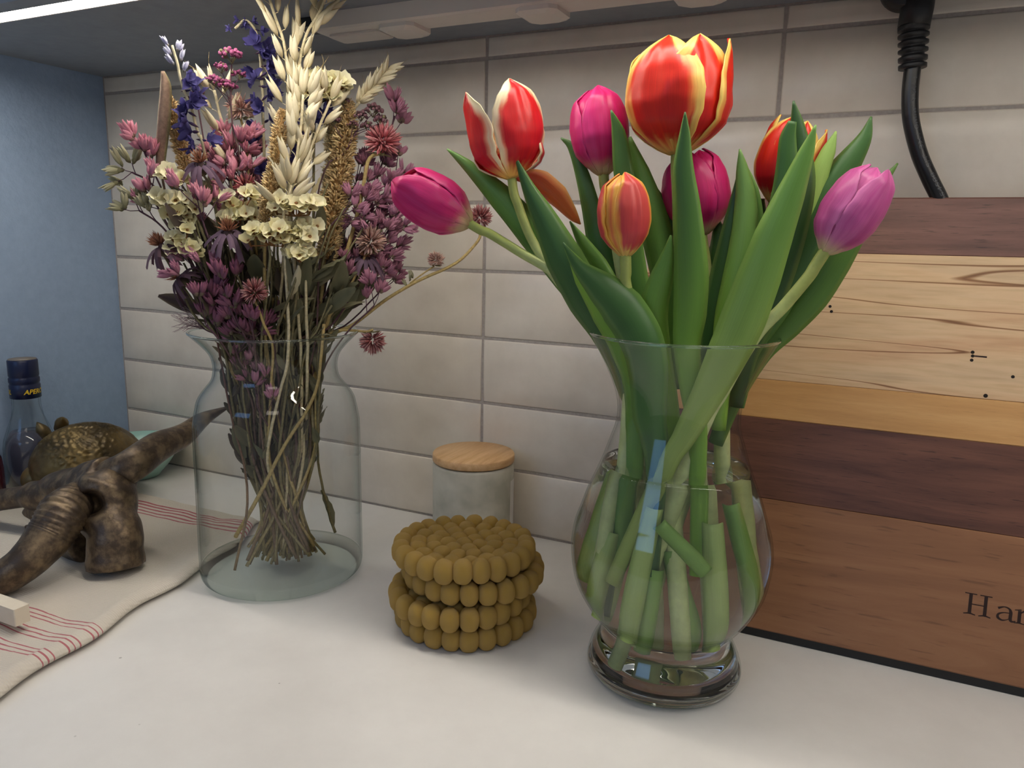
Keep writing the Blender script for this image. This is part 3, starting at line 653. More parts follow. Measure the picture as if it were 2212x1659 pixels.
def petal_col(kind, s, q, outer, rnd):
    e = abs(q)
    if kind in ('pink', 'lilac', 'magenta'):
        c = {'pink': srgb(214, 30, 112), 'lilac': srgb(204, 84, 156), 'magenta': srgb(226, 36, 118)}[kind]; c2 = {'pink': srgb(232, 74, 150), 'lilac': srgb(226, 130, 190), 'magenta': srgb(236, 66, 144)}[kind]
        c = mix(c, c2, max(0, min(1, .25+.55*sm(.5, 1, e)+.3*rnd(s, q*4)+.25*rnd(s*1.5, q*20))))
        c = mix(c, mix(c, srgb(150, 20, 90), .5), sm(.3, .0, e)*sm(.9, .3, s)*.6)
        return mix(c, srgb(226, 212, 160), sm(.20, .02, s+.05*rnd(q, s))*.9)
    edge = {'redwhite': srgb(246, 236, 200), 'redyellow': srgb(244, 216, 120), 'closed': srgb(244, 190, 84)}[kind]
    mid = {'redwhite': srgb(222, 36, 40), 'redyellow': srgb(226, 48, 26), 'closed': srgb(222, 84, 80)}[kind]
    deep = {'redwhite': srgb(190, 24, 48), 'redyellow': srgb(204, 26, 40), 'closed': srgb(206, 66, 80)}[kind]
    c = mix(mid, deep, max(0, min(1, sm(.7, .1, s)*.7+.35*rnd(s*1.2, q*9)+.25*rnd(s, q*22))))
    m_ = sm(.66, .94, e+.16*rnd(s*1.2, q*11)+.07*rnd(s*2, q*26)+.36*sm(.60, 1, s))
    if kind == 'closed': m_ = sm(.70, .95, e+.1*rnd(s*3, q*6)+.10*sm(.7, 1, s)) if outer else sm(.2, .55, e+.3)
    c = mix(c, mix(mid, srgb(246, 130, 40), .6), sm(.0, .5, m_)*(1-m_)*1.6)
    c = mix(c, edge, m_)
    return mix(c, srgb(240, 206, 120), sm(.16, .03, s+.06*rnd(q*4, s)))
def bloom(root, base, tip, Lh, Rh, kind, petals, top=.2, seed=1):
    """six petals around the flower axis; petals = (azimuth deg, opening, length factor, width factor, outer?)"""
    ax = (tip-base).normalized(); vd = vase_axis(TVc); xr_ = vd.cross(Vector((0, 0, 1))).normalized()
    xr_ = (xr_-ax*xr_.dot(ax)).normalized(); fr = ax.cross(xr_).normalized()
    if fr.dot(vd) > 0: fr = -fr          # towards the viewer
    rs = random.Random(seed); nxp, nyp = 26, 30
    for (az, op, lf, wf, outer) in petals:
        a = math.radians(az); er = fr*math.cos(a)+xr_*math.sin(a); et = xr_*math.cos(a)-fr*math.sin(a)
        sd = rs.random()*99
        rnd = lambda x, y: noise.noise(Vector((x*2+sd, y*2, sd)))
        vs = []; cols = []; uv = []
        for i in range(nyp+1):
            s = i/nyp; rr = interp(s, [0, .06, .14, .26, .42, .58, .72, .86, 1], [.10, .34, .62, .88, 1.0, 1+.0*op, .93+.10*op, .78+.30*op, top+.85*op])
            r_ = Rh*rr*(1.0 if outer else .93)
            hw = Rh*wf*interp(s, [0, .06, .16, .32, .5, .66, .80, .90, .96, 1], [.16, .36, .66, .92, 1.0, .93, .70, .42, .22, .02])
            rc = max(r_, .52*Rh)
            for j in range(nxp+1):
                q = j/nxp*2-1; an = hw*q/rc; an = max(-1.5, min(1.5, an))
                rdl = r_-rc*(1-math.cos(an))*(1-.25*op)
                rip = .022*Rh*noise.noise(Vector((s*5+sd, q*3, 1)))*(1+1.6*abs(q))-.035*Rh*math.exp(-(q*7)**2)*sm(.2, .7, s)
                tipb = -Rh*.06*sm(.9, 1, s)*(1-op)
                vs.append(base+ax*(Lh*lf*(s+.01*noise.noise(Vector((q*5, s*3, sd)))*s))+er*(rdl+rip+tipb)+et*(rc*math.sin(an)))
                cols.append(petal_col(kind, s, q, outer, rnd)); uv.append((s, j/nxp))
        fs = [(i*(nxp+1)+j, i*(nxp+1)+j+1, (i+1)*(nxp+1)+j+1, (i+1)*(nxp+1)+j) for i in range(nyp) for j in range(nxp)]
        g = MB(); g.add(vs, fs, cols, uv); o = g.build('petal', M['petal'], root)
        so = o.modifiers.new('s', 'SOLIDIFY'); so.thickness = .0007; so.offset = 0
def tulip(label, base_px, tip_px, d, Rpx, kind, petals, stem_px, end, top=.2, seed=1, sr=.0040, dt=None, ends=.5):
    base = TP(*base_px, d); tip = TP(*tip_px, d if dt is None else dt)
    t = thing('tulip', end, label, 'tulip', 'tulips in the glass vase')
    Lh = (tip-base).length; Rh = Rpx/FPX*(base-CP).dot(Fv)
    bloom(t, base, tip, Lh, Rh, kind, petals, top, seed)
    ax = (tip-base).normalized()
    pts = [base+ax*.003, base-ax*.010]+[TP(*p) if not isinstance(p, Vector) else p for p in stem_px]+[Vector(end)]
    c = cat_rom(pts, 6); n_ = len(c); g = MB()
    rad = [sr*(1.25 if i == 0 else 1)*(1+.55*sm(.45, .8, i/n_)) for i in range(n_)]
    g.tube(c, rad, 12, lambda s: mix(srgb(160, 172, 92), srgb(200, 214, 150), sm(.3, .7, s))); g.build('stem', M['stem'], t)
    return t
def Z(dx, dyv, z):                       # point in the tulip vase: dx to the right, dyv towards the viewer
    n_ = vase_axis(TVc); r_ = Vector((-n_.y, n_.x, 0))*-1; return TVc+r_*dx-n_*dyv+Vector((0, 0, z))
SIX = lambda op=(0,)*6, lf=(1,)*6, rot=0, wf=1.0: [(rot+60, op[0], lf[0], wf, True), (rot+180, op[1], lf[1], wf, True), (rot+300, op[2], lf[2], wf, True),
    (rot, op[3], lf[3]*.97, wf, False), (rot+120, op[4], lf[4]*.97, wf, False), (rot+240, op[5], lf[5]*.97, wf, False)]
t1 = tulip('bright pink closed tulip leaning far left towards the dried flowers', (1016, 484), (862, 392), -.005, 60, 'pink', SIX((.05, .0, .22, 0, 0, .1), (1, 1, 1.04, .97, .95, .97), 45, 1.06),
           [(1060, 506, -.005), (1130, 549, 0), (1205, 594, .005), (1295, 672, .01), (1362, 790, .012)], Z(-.044, .018, .052), .16, 3, .0036)
t2 = tulip('red and white open tulip at the left, one petal hanging down beside it', (1106, 386), (1082, 196), .0, 80, 'redwhite',
           [(-58, .80, 1.0, .98, True), (48, .22, 1.08, .98, True), (110, .2, .55, .6, False), (180, .2, .5, .8, False), (-120, .35, .6, .8, False)],
           [(1118, 440, .0), (1150, 520, 0), (1210, 610, .0), (1310, 700, -.01), (1378, 800, -.012)], Z(-.030, -.028, .045), .3, 7, .0036)
t3 = tulip('magenta pink closed tulip standing upright left of the tall bicoloured one', (1304, 378), (1285, 190), -.02, 62, 'pink', SIX((0.1, 0, .05, .02, 0, 0), (1, .97, .98, 1.0, .95, 1), -28, 1.08),
           [(1320, 450, -.02), (1345, 600, -.02), (1400, 760, -.015)], Z(-.006, -.045, .040), .22, 4)
t4 = tulip('largest red tulip with yellow edges, wide open at the top of the bunch', (1462, 334), (1466, 104), .0, 112, 'redyellow',
           [(-22, .08, 1.07, .92, True), (82, .62, 1.03, .62, True), (200, .4, .93, .85, True), (34, .40, 1.04, .84, False), (-112, .55, 1.0, .72, False), (140, .5, .9, .8, False)],
           [(1464, 420, .0), (1468, 560, .0), (1478, 720, .0), (1500, 840, .0)], Z(.030, .020, .046), .42, 5, .0042)
t5 = tulip('small closed coral tulip with yellow streaks in front of the leaves', (1351, 555), (1346, 374), .038, 57, 'closed', SIX((0, 0, 0, 0, 0, 0), (1, 1, .99, 1, 1, 1), -28, .86),
           [(1353, 620, .036), (1385, 740, .025), (1430, 880, .012)], Z(.014, .038, .034), .22, 8)
t6 = tulip('deep pink tulip half hidden under the largest tulip', (1516, 508), (1492, 326), -.03, 71, 'magenta', SIX((0, .05, 0, .1, 0, 0), (1, 1, 1, 1, 1, 1), 35, 1.1),
           [(1525, 570, -.03), (1538, 700, -.02), (1540, 820, -.018)], Z(-.020, .030, .036), .42, 9)
t7 = tulip('red and yellow tulip behind the tall leaves at the right', (1672, 440), (1728, 262), -.02, 66, 'redyellow',
           [(-34, .22, 1, .80, True), (70, .6, .95, .72, True), (190, .4, 1, .8, True), (16, .35, .98, .74, False), (130, .5, .9, .8, False), (-80, .40, 1.02, .74, False)],
           [(1655, 520, -.02), (1630, 620, -.015), (1590, 740, -.012), (1560, 850, -.01)], Z(.046, -.012, .058), .4, 10)
t8 = tulip('lilac pink closed tulip leaning right in front of the cutting board', (1780, 546), (1900, 362), .03, 62, 'lilac', SIX((.12, 0, .05, .06, .1, 0), (1, .97, .98, 1.0, .95, 1), -20, 1.08),
           [(1745, 600, .032), (1690, 665, .034), (1630, 728, .034), (1560, 840, .030), (1500, 960, .024)], Z(-.034, .032, .016), .34, 11, .0042)
# hanging petal of the red and white tulip
o = leaf(t2, [(1254, 484), (1235, 468), (1200, 430), (1165, 400), (1140, 388), (1112, 384)], [1, 12, 24, 24, 16, 5], -.01, 0, .5, .9, srgb(236, 140, 76), srgb(208, 36, 44), name='petal', mt='petal')
D2 = srgb(66, 108, 52); D3 = srgb(104, 150, 66); LB = srgb(138, 186, 60); DK = srgb(50, 86, 42)
def W(u, v, d): return TP(u, v, d)
leaf(t1, [(966, 322), (1015, 362), (1080, 425), (1150, 505), (1225, 600), (1300, 700), (1352, 800), (1375, 950), Z(-.036, .005, .06)], [1, 13, 27, 34, 34, 28, 20, 16, 12], -.012, 0, .5, [-.1, .2], D3, G_D)
leaf(t2, [(1113, 338), (1140, 405), (1172, 470), (1215, 560), (1265, 650), (1315, 730), (1352, 830), (1372, 960), Z(-.048, .02, .05)], [1, 14, 27, 42, 44, 36, 24, 18, 14], .015, .015, .55, .15, D2, D2)
leaf(t5, [(1216, 524), (1250, 575), (1300, 620), (1345, 665), (1385, 730), (1402, 800), (1405, 900), (1420, 1002), Z(-.010, .040, .10)], [1, 14, 34, 46, 46, 42, 36, 24, 12], .048, .036, .5, -.2, D2, D2)
leaf(t5, [(1222, 530), (1262, 600), (1310, 680), (1350, 760), (1372, 880), Z(-.030, .02, .10)], [1, 24, 34, 32, 22, 16], .030, .02, .4, .2, LB, D3)
leaf(t2, [(1231, 478), (1256, 520), (1290, 572), (1330, 640), (1370, 720)], [1, 12, 20, 20, 12], -.015, -.01, .5, .2, D3, D3)
leaf(t3, [(1320, 238), (1335, 285), (1343, 345), (1352, 420), (1362, 520), (1385, 660), (1410, 780)], [1, 14, 20, 23, 24, 24, 16], .008, .0, .4, .1, G_D, D3)
leaf(t3, [(1360, 296), (1382, 370), (1403, 440), (1422, 520), (1442, 610), (1460, 720), (1470, 840)], [3, 19, 27, 34, 34, 28, 20], -.008, .0, .5, .1, D3, D3)
leaf(t4, [(1480, 242), (1479, 290), (1476, 360), (1483, 440), (1489, 520), (1493, 600), (1490, 680), (1484, 750), (1495, 850), (1508, 960), Z(.018, .03, .10)], [1, 11, 21, 28, 33, 37, 35, 28, 24, 19, 14], .042, .030, .35, 0, D2, LB)
leaf(t5, [(1449, 508), (1442, 556), (1428, 610), (1414, 670), (1420, 740), (1440, 840), (1462, 960)], [1, 15, 26, 31, 28, 22, 14], .036, .02, .5, -.3, D3, LB)
leaf(t6, [(1598, 322), (1604, 370), (1611, 440), (1606, 520), (1592, 600), (1572, 690), (1560, 800), (1552, 930)], [1, 13, 23, 28, 30, 28, 22, 14], .010, .01, .5, .1, srgb(120, 160, 84), LB)
leaf(t6, [(1603, 340), (1622, 410), (1628, 480), (1622, 560), (1606, 660)], [1, 13, 18, 18, 12], .000, .0, .4, .6, D3, D3)
leaf(t7, [(1597, 364), (1590, 430), (1578, 500), (1562, 580), (1546, 660), (1535, 750), (1530, 870)], [1, 11, 18, 22, 24, 22, 14], .004, .004, .6, -.2, DK, D2)
leaf(t8, [(1762, 270), (1742, 330), (1708, 420), (1672, 510), (1640, 600), (1606, 690), (1575, 760), (1530, 850), (1475, 950), (1440, 1010), Z(-.036, .038, .09)], [1, 16, 30, 40, 46, 48, 44, 34, 24, 20, 14], .046, .040, .45, 0, D3, G_S)
leaf(t7, [(1714, 218), (1722, 270), (1728, 330), (1731, 400), (1712, 490), (1684, 580), (1650, 670), (1612, 760), (1590, 880)], [1, 14, 24, 28, 32, 34, 34, 26, 16], .016, .01, .5, .1, DK, DK)
leaf(t7, [(1712, 262), (1702, 300), (1700, 360), (1690, 430), (1668, 520), (1640, 620)], [8, 17, 22, 24, 22, 14], .022, .016, .4, 0, D2, D2)
leaf(t7, [(1806, 284), (1790, 325), (1768, 380), (1752, 440), (1736, 500)], [1, 14, 20, 20, 14], .0, .0, .5, .1, G_L, G_L)
leaf(t8, [(1882, 252), (1866, 300), (1826, 360), (1782, 425), (1744, 500), (1712, 580), (1672, 660), (1620, 750), (1580, 860)], [1, 15, 29, 38, 40, 36, 34, 26, 16], -.002, .0, .55, .15, D2, D2)
leaf(t8, [(1939, 353), (1908, 395), (1858, 480), (1806, 565), (1756, 640), (1700, 700), (1640, 762), (1585, 860), (1545, 960)], [1, 9, 24, 32, 34, 32, 26, 20, 15], -.012, .0, .5, .1, srgb(84, 122, 50), srgb(84, 122, 50))
leaf(t3, [(1212, 298), (1236, 320), (1258, 380), (1276, 450), (1296, 540), (1325, 640), (1365, 740)], [1, 9, 15, 20, 26, 26, 18], -.03, -.02, .4, .1, D2, D2)
leaf(t6, [(1408, 392), (1428, 450), (1446, 520), (1458, 600), (1466, 700)], [1, 18, 28, 32, 24], -.026, -.02, .4, .1, D2, D2)
leaf(t6, [(1548, 470), (1556, 540), (1552, 620), (1545, 720), (1540, 830)], [4, 24, 32, 28, 18], -.036, -.025, .4, .1, D2, DK)
leaf(t4, [(1640, 430), (1636, 520), (1620, 610), (1596, 700), (1570, 800)], [10, 26, 34, 30, 18], -.026, -.02, .4, .1, DK, DK)
leaf(t1, [(1300, 560), (1320, 630), (1345, 710), (1365, 800)], [3, 22, 28, 20], -.025, -.02, .4, .1, DK, D2)
leaf(t5, [(1392, 590), (1404, 660), (1412, 740), (1430, 850)], [3, 24, 26, 18], -.005, -.005, .4, .1, D2, D3)
leaf(t2, [(1700, 480), (1690, 560), (1660, 650), (1615, 730)], [4, 26, 30, 20], -.03, -.02, .4, .1, DK, DK)
# loose leaf ends and sheaths below the water line
UW = srgb(184, 208, 128); UD = srgb(138, 180, 88)
def sheath(parent, a, b, w_, c=UW, bend=0, tw=0):
    pts = [a, a.lerp(b, .35)+Vector((bend*.5, 0, 0)), a.lerp(b, .7)+Vector((bend, 0, 0)), b]
    leaf(parent, pts, [w_*.9, w_, w_*1.05, w_*.95], 0, 0, .7, tw, c, mix(c, G_L, .4))
sheath(t1, Z(-.036, .020, .120), Z(-.050, .026, .050), 20)
sheath(t5, Z(-.012, .042, .150), Z(-.026, .046, .045), 20)
sheath(t6, Z(-.008, .040, .105), Z(-.015, .036, .033), 17, UD)
sheath(t4, Z(.026, .034, .140), Z(.034, .034, .040), 22)
sheath(t7, Z(.036, .020, .150), Z(.052, .016, .062), 20, UD, .004, .2)
sheath(t4, Z(-.008, .046, .140), Z(.024, .046, .108), 16, UD)
sheath(t6, Z(.000, .030, .115), Z(.014, .026, .040), 17, UD, .006)
sheath(t3, Z(-.026, -.010, .150), Z(-.034, -.014, .055), 20)
sheath(t2, Z(-.034, .000, .160), Z(-.046, -.006, .075), 20)
#@@PART4
# ---------------------------------------------------------------- dried bouquet
nD = vase_axis(DVc); rD = Vector((-nD.y, nD.x, 0))*-1
def DZ(dx, dyv, z): return DVc+rD*dx-nD*dyv+Vector((0, 0, z))
CREAM = srgb(236, 224, 186); STRAW = srgb(196, 172, 112); TAN = srgb(232, 202, 146); OLIVE = srgb(122, 116, 84); KHAKI = srgb(150, 140, 100)
PLUM = srgb(92, 58, 74); MAUVE = srgb(186, 112, 140); ROSE = srgb(216, 122, 146); INDIGO = srgb(50, 44, 102); IRIS = srgb(104, 98, 168)
def orient(pos, d, sc, roll=0, sx=None):
    q = d.normalized().to_track_quat('Z', 'Y').to_matrix().to_4x4()
    sx = sx or sc
    m = q @ Matrix.Rotation(roll, 4, 'Z') @ Matrix.Diagonal((sx, sx, sc, 1)); m.translation = pos; return m
def lens(mb, a, b, r_, c0, c1, n=6, peak=.35, flat=1, k=6, side=Vector((1, .1, 0)), tipr=.02):
    """pointed bract from a to b"""
    t = (b-a); l = t.length; t.normalize(); u_ = (side-t*side.dot(t)).normalized(); w_ = t.cross(u_); vs = []; cs = []
    for i in range(k+1):
        s = i/k; rr = r_*max(tipr, (math.sin(PI*min(1, s/(2*peak)))if s < peak else math.cos(PI/2*(s-peak)/(1-peak))**.9))
        for j in range(n):
            an = 2*PI*j/n; vs.append(a+t*(l*s)+u_*(rr*math.cos(an))+w_*(rr*math.sin(an)*flat)); cs.append(mix(c0, c1, s))
    fs = [(i*n+j, i*n+(j+1) % n, (i+1)*n+(j+1) % n, (i+1)*n+j) for i in range(k) for j in range(n)]+[tuple(range(n))[::-1]]
    mb.add(vs, fs, cs)
V = Vector
def sph(rs):
    z = rs.uniform(-1, 1); a = rs.uniform(0, 2*PI); q = math.sqrt(1-z*z); return V((q*math.cos(a), q*math.sin(a), z))
def mk(fn, n, name, mt):
    out = []
    for k in range(n):
        rs = random.Random(k*7+3); mb = MB(); fn(mb, rs); me = mb.mesh(name); me.materials.append(M[mt]); out.append(me)
    return out
def f_spk(mb, rs):
    for sg in (1, -1):
        c0 = mix(CREAM, STRAW, rs.uniform(.15, .5)); lens(mb, V((0, 0, 0)), V((sg*.10, rs.uniform(-.04, .04), rs.uniform(.9, 1.05))), .13, c0, mix(CREAM, (1, 1, .9), .35), 7, .32, .62, 7)
    lens(mb, V((0, 0, .1)), V((.02, .02, .75)), .09, CREAM, CREAM, 5, .4)
    mb.tube([V((0, 0, .8)), V((.12, .03, 1.12)), V((.14, .1, 1.35))], [.012, .007, .003], 3, STRAW)
def f_bud(c0, c1):
    def f(mb, rs):
        for k in range(6):
            a = k*2.4; o = rs.uniform(.06, .30); lens(mb, V((0, 0, 0)), V((math.cos(a)*o, math.sin(a)*o, rs.uniform(.75, 1.05))), .15, c0, mix(c1, c0, rs.uniform(0, .4)), 6, .38, .6, 5)
        lens(mb, V((0, 0, -.1)), V((.1, 0, .4)), .12, OLIVE, c0, 5)
    return f
def f_stat(mb, rs):
    n_ = 22; col = mix(srgb(246, 240, 190), srgb(252, 248, 218), rs.random()); vs = []; cs = []; rs_ = rs.random()*40
    for i in range(5):
        s = i/4
        for j in range(n_):
            a = 2*PI*j/n_; r_ = (.08+.92*s**1.2)*(1+.30*s*noise.noise(V((math.cos(a)*2.2, math.sin(a)*2.2+rs_, 5)))); z = .55*s**1.5+.42*s*s*noise.noise(V((math.cos(a)*2.6+rs_, math.sin(a)*2.6, s*2)))
            vs.append(V((r_*math.cos(a), r_*math.sin(a)*.9, z))); cs.append(mix(srgb(206, 182, 110), col, s**.6))
    fs = [(i*n_+j, i*n_+(j+1) % n_, (i+1)*n_+(j+1) % n_, (i+1)*n_+j) for i in range(4) for j in range(n_)]
    mb.add(vs, fs, cs); mb.tube([V((0, 0, -.9)), V((0, 0, .06))], [.12, .2], 6, srgb(150, 104, 60))
def f_globe(c0, c1):
    def f(mb, rs):
        for k in range(170):
            d = sph(rs); 
            if d.z < -.75: continue
            l = rs.uniform(.85, 1.12); side = sph(rs)
            lens(mb, d*.25, d*l+V((0, 0, .08)), .085, c0, mix(c1, (1, .9, .85), rs.uniform(0, .5)), 4, .6, .5, 3, side)
        for k in range(7):
            a = k*.9; lens(mb, V((0, 0, -.55)), V((math.cos(a)*.7, math.sin(a)*.7, -.62)), .16, KHAKI, KHAKI, 4, .4, .3, 3)
    return f
def f_blossom(mb, rs):
    for k in range(6):
        a = k*1.05+rs.uniform(-.2, .2); c = mix(INDIGO, IRIS, rs.uniform(.0, .55)); vs = []; cs = []; el = rs.uniform(.1, 1.0); d = V((math.cos(a)*math.cos(el), math.sin(a)*math.cos(el), math.sin(el))); s_ = V((-math.sin(a), math.cos(a), 0)); sd = rs.random()*9
        for i in range(5):
            s = i/4; w_ = .38*math.sin(PI*(.15+.78*s))
            for j in range(4):
                q = j/3*2-1; vs.append(d*s*.95+s_*q*w_+V((0, 0, .25*q*q+.35*s*s*math.sin(a*2)))+d.cross(s_)*.16*noise.noise(V((s*5+sd, q*3, 1)))); cs.append(mix(c, IRIS, .4*abs(q)*s))
        mb.add(vs, [(i*4+j, i*4+j+1, i*4+j+5, i*4+j+4) for i in range(4) for j in range(3)], cs)
    lens(mb, V((0, 0, 0)), V((-.3, .2, -.8)), .12, INDIGO, PLUM, 5)
V1, F1 = icos(2)
def f_cluster(c0, c1, n=34):
    def f(mb, rs):
        for k in range(n):
            d = sph(rs); d.z = abs(d.z)*.7; p_ = d*rs.uniform(.6, 1); r_ = rs.uniform(.13, .21); c = mix(c0, c1, rs.random())
            if rs.random() < .2: c = OLIVE
            mb.add([p_+V(v)*r_ for v in V1], F1, c)
        for k in range(6): d = sph(rs); mb.tube([V((0, 0, -.6)), V((d.x*.6, d.y*.6, 0))], .05, 4, OLIVE)
    return f
def f_daisy(c0):
    def f(mb, rs):
        for k in range(60):
            d = sph(rs); d.z = abs(d.z); lens(mb, V((0, 0, 0)), d*rs.uniform(.35, .6)+V((0, 0, .25)), .05, srgb(126, 70, 50), srgb(206, 146, 112), 4, .5, .6, 2)
        for k in range(13):
            a = k*PI*2/13+rs.uniform(-.15, .15); vs = []; cs = []; l = rs.uniform(.8, 1.2); dr = rs.uniform(.4, 1.2); c = mix(c0, srgb(170, 140, 160), rs.uniform(0, .5))
            for i in range(5):
                s = i/4
                for j in range(3): q = j-1; vs.append(V((math.cos(a)*(.3+l*s*.75)-math.sin(a)*q*.13, math.sin(a)*(.3+l*s*.75)+math.cos(a)*q*.13, -dr*s*s-.12*abs(q)))); cs.append(mix(c, PLUM, s*.3))
            mb.add(vs, [(i*3+j, i*3+j+1, i*3+j+4, i*3+j+3) for i in range(4) for j in range(2)], cs)
        lens(mb, V((0, 0, -.7)), V((0, 0, .2)), .3, OLIVE, PLUM, 6)
    return f
def f_leaf(c0, c1, w0=.16):
    def f(mb, rs):
        vs = []; cs = []; b1, b2, tw_ = rs.uniform(-.5, .5), rs.uniform(-.5, .5), rs.uniform(-1.6, 1.6); c = mix(c0, c1, rs.random()); sd = rs.random()*50; W_ = w0*rs.uniform(.7, 1.3); cur = rs.uniform(.3, 1.6)
        for i in range(10):
            s = i/9; w_ = W_*math.sin(PI*(.06+.90*s))**.8; an = tw_*s
            for j in range(5):
                q = j/4*2-1; x = w_*math.sin(q*cur)/cur*1.2; y = w_*(1-math.cos(q*cur))
                y += .05*noise.noise(V((s*8+sd, q*2, 0))); vs.append(V((x*math.cos(an)-y*math.sin(an)+b1*s*s*.5, x*math.sin(an)+y*math.cos(an)+b2*s*s*.5, s-.15*abs(b1)*s*s)))
                cs.append(mix(c, mix(c, KHAKI, .6), abs(q)*.5))
        mb.add(vs, [(i*5+j, i*5+j+1, i*5+j+6, i*5+j+5) for i in range(9) for j in range(4)], cs)
    return f
K = dict(spk=mk(f_spk, 5, 'spikelet', 'driedp'), rose=mk(f_bud(srgb(206, 128, 150), srgb(232, 168, 182)), 4, 'bud', 'driedp'), mauve=mk(f_bud(srgb(176, 116, 140), srgb(208, 150, 172)), 4, 'bud', 'driedp'), plum=mk(f_bud(srgb(120, 80, 96), srgb(178, 108, 138)), 4, 'bud', 'driedp'),
    buff=mk(f_bud(srgb(150, 148, 110), srgb(200, 194, 164)), 3, 'seed_head', 'driedp'), white=mk(f_bud(srgb(170, 170, 206), srgb(226, 226, 238)), 3, 'bud', 'driedp'),
    stat=mk(f_stat, 6, 'floret', 'driedp'), globe=mk(f_globe(srgb(206, 84, 96), srgb(234, 140, 146)), 3, 'flower_head', 'driedp'), globed=mk(f_globe(srgb(170, 74, 78), srgb(206, 120, 118)), 3, 'flower_head', 'driedp'), globep=mk(f_globe(srgb(206, 150, 130), srgb(232, 190, 172)), 2, 'flower_head', 'driedp'),
    lark=mk(f_blossom, 5, 'blossom', 'driedp'), oreg=mk(f_cluster(srgb(112, 48, 84), srgb(176, 88, 134)), 4, 'flower_cluster', 'dried'), oregb=mk(f_cluster(srgb(92, 58, 66), srgb(156, 112, 120)), 3, 'flower_cluster', 'dried'),
    daisy=mk(f_daisy(srgb(96, 76, 98)), 3, 'flower_head', 'driedp'), daisyd=mk(f_daisy(srgb(70, 44, 54)), 2, 'flower_head', 'driedp'),
    gleaf=mk(f_leaf(srgb(128, 126, 98), srgb(96, 100, 76)), 6, 'leaf', 'dried'), dleaf=mk(f_leaf(srgb(74, 58, 60), srgb(90, 88, 68)), 6, 'leaf', 'dried'), nleaf=mk(f_leaf(srgb(134, 130, 100), srgb(110, 108, 84), .07), 5, 'leaf', 'dried'), cleaf=mk(f_leaf(srgb(226, 214, 176), srgb(208, 190, 140), .12), 3, 'leaf', 'dried'))
MM = {'spk': 'driedp'}
def put(kind, parent, pos, d, sc, rs, sx=None):
    me = rs.choice(K[kind]); return link(me.name.split('.')[0], me, None, parent, orient(pos, d, sc, rs.uniform(0, 6.28), sx))
def upath(h, rs, spread=1.0):
    rel = h-DVc; hx = rel.dot(rD); hy = rel.dot(-nD); cl = lambda x, a: max(-a, min(a, x))
    j = lambda a: rs.uniform(-a, a)
    nx_, ny_ = cl(hx*.55+j(.014), .048), cl(hy*.5+j(.012), .036)
    wx, wy = cl(nx_*.50+j(.018), .034), cl(ny_*.4+j(.014), .024)
    bx, by = cl(-nx_*.45+j(.020)*spread+.004, .042), cl(-ny_*.6+j(.020)*spread, .036)
    return [DZ(nx_, ny_, .236), DZ((nx_+wx)/2*1.05, (ny_+wy)/2, .185), DZ(wx, wy, .125), DZ((wx+bx)/2, (wy+by)/2, .065), DZ(bx, by, .0145+rs.uniform(0, .012))]
def stem_of(parent, pts, r_, col, rs, r1=None):
    c = cat_rom(pts, 5); n_ = len(c); r1 = r1 or r_*1.5
    c = [p+V((noise.noise(p*60), noise.noise(p*60+V((5, 5, 5))), 0))*.0008 for p in c]
    g = MB(); g.tube(c, [r_+(r1-r_)*i/n_ for i in range(n_)], 6, lambda s: mix(col, mix(OLIVE, STRAW, .5), s*.5)); g.build('stem', M['dried'], parent); return c
def dthing(name, label, cat, head, col, r_, rs, group='dried stems in the bottle shaped vase', extra=None, leaves=3, lk='gleaf', ls=.03, path=None, spread=1.0):
    """head = 3-D points of the upper stem, top first"""
    up_ = path or upath(head[-1], rs, spread); pts = list(head)+[p for p in up_ if p.z < head[-1].z-.012]
    t = thing(name, pts[-1], label, cat, group); c = stem_of(t, pts, r_, col, rs)
    if leaves:
        cand = [p for p in range(2, len(c)-1) if .10 < c[p].z < head[-1].z-.005]
        for k in range(leaves):
            if not cand: break
            i = rs.choice(cand); ax = (c[i-1]-c[i]).normalized(); out = sph(rs); out = (out-ax*out.dot(ax)).normalized()
            inside = c[i].z < .25
            l_ = ls*rs.uniform(.6, 1.2)*(.6 if inside else 1); put(lk, t, c[i], ax*(1.6 if inside else .9)+out*.6, l_, rs)
    return t, c
def along(c, s):
    x = s*(len(c)-1); i = min(int(x), len(c)-2); return c[i].lerp(c[i+1], x-i), (c[i]-c[i+1]).normalized()
random.seed(3)
SEED = [100]
def RS(): SEED[0] += 1; return random.Random(SEED[0])
def HP(px, d): return [DP(p[0], p[1], d if len(p) < 3 else p[2]) for p in px]
# --- oats
def oat(label, px, d, n, sc=.024, spread=.6, leaves=1, r_=.0012):
    rs = RS(); h = HP(px, d); t, _ = dthing('dried_oat_stem', label, 'dried flower', h, CREAM, r_, rs, leaves=leaves, lk='cleaf', ls=.05); c = cat_rom(h, 6)
    for k in range(n):
        s = (k+.3)/n*.97; p, ax = along(c, s); sg = 1 if k % 2 else -1
        out = rD*sg*rs.uniform(.5, 1)-nD*rs.uniform(-.7, .9); l_ = rs.uniform(.004, .010)
        q = p+(ax*.6+out*.8).normalized()*l_; g = MB(); g.tube([p, p.lerp(q, .5)+ax*.001, q], .0004, 4, CREAM); g.build('stalk', M['dried'], t)
        put('spk', t, q, ax*1.0+out*spread*rs.uniform(.5, 1.2), sc*rs.uniform(.85, 1.15), rs, sc*rs.uniform(1.0, 1.25))
    put('spk', t, c[0], (c[0]-c[1]), sc, rs, sc)
oat('tallest cream oat stem, its tip leaving the top of the photo on the right', [(712, -30), (690, 25), (662, 75), (645, 150), (638, 230), (628, 330)], .022, 20)
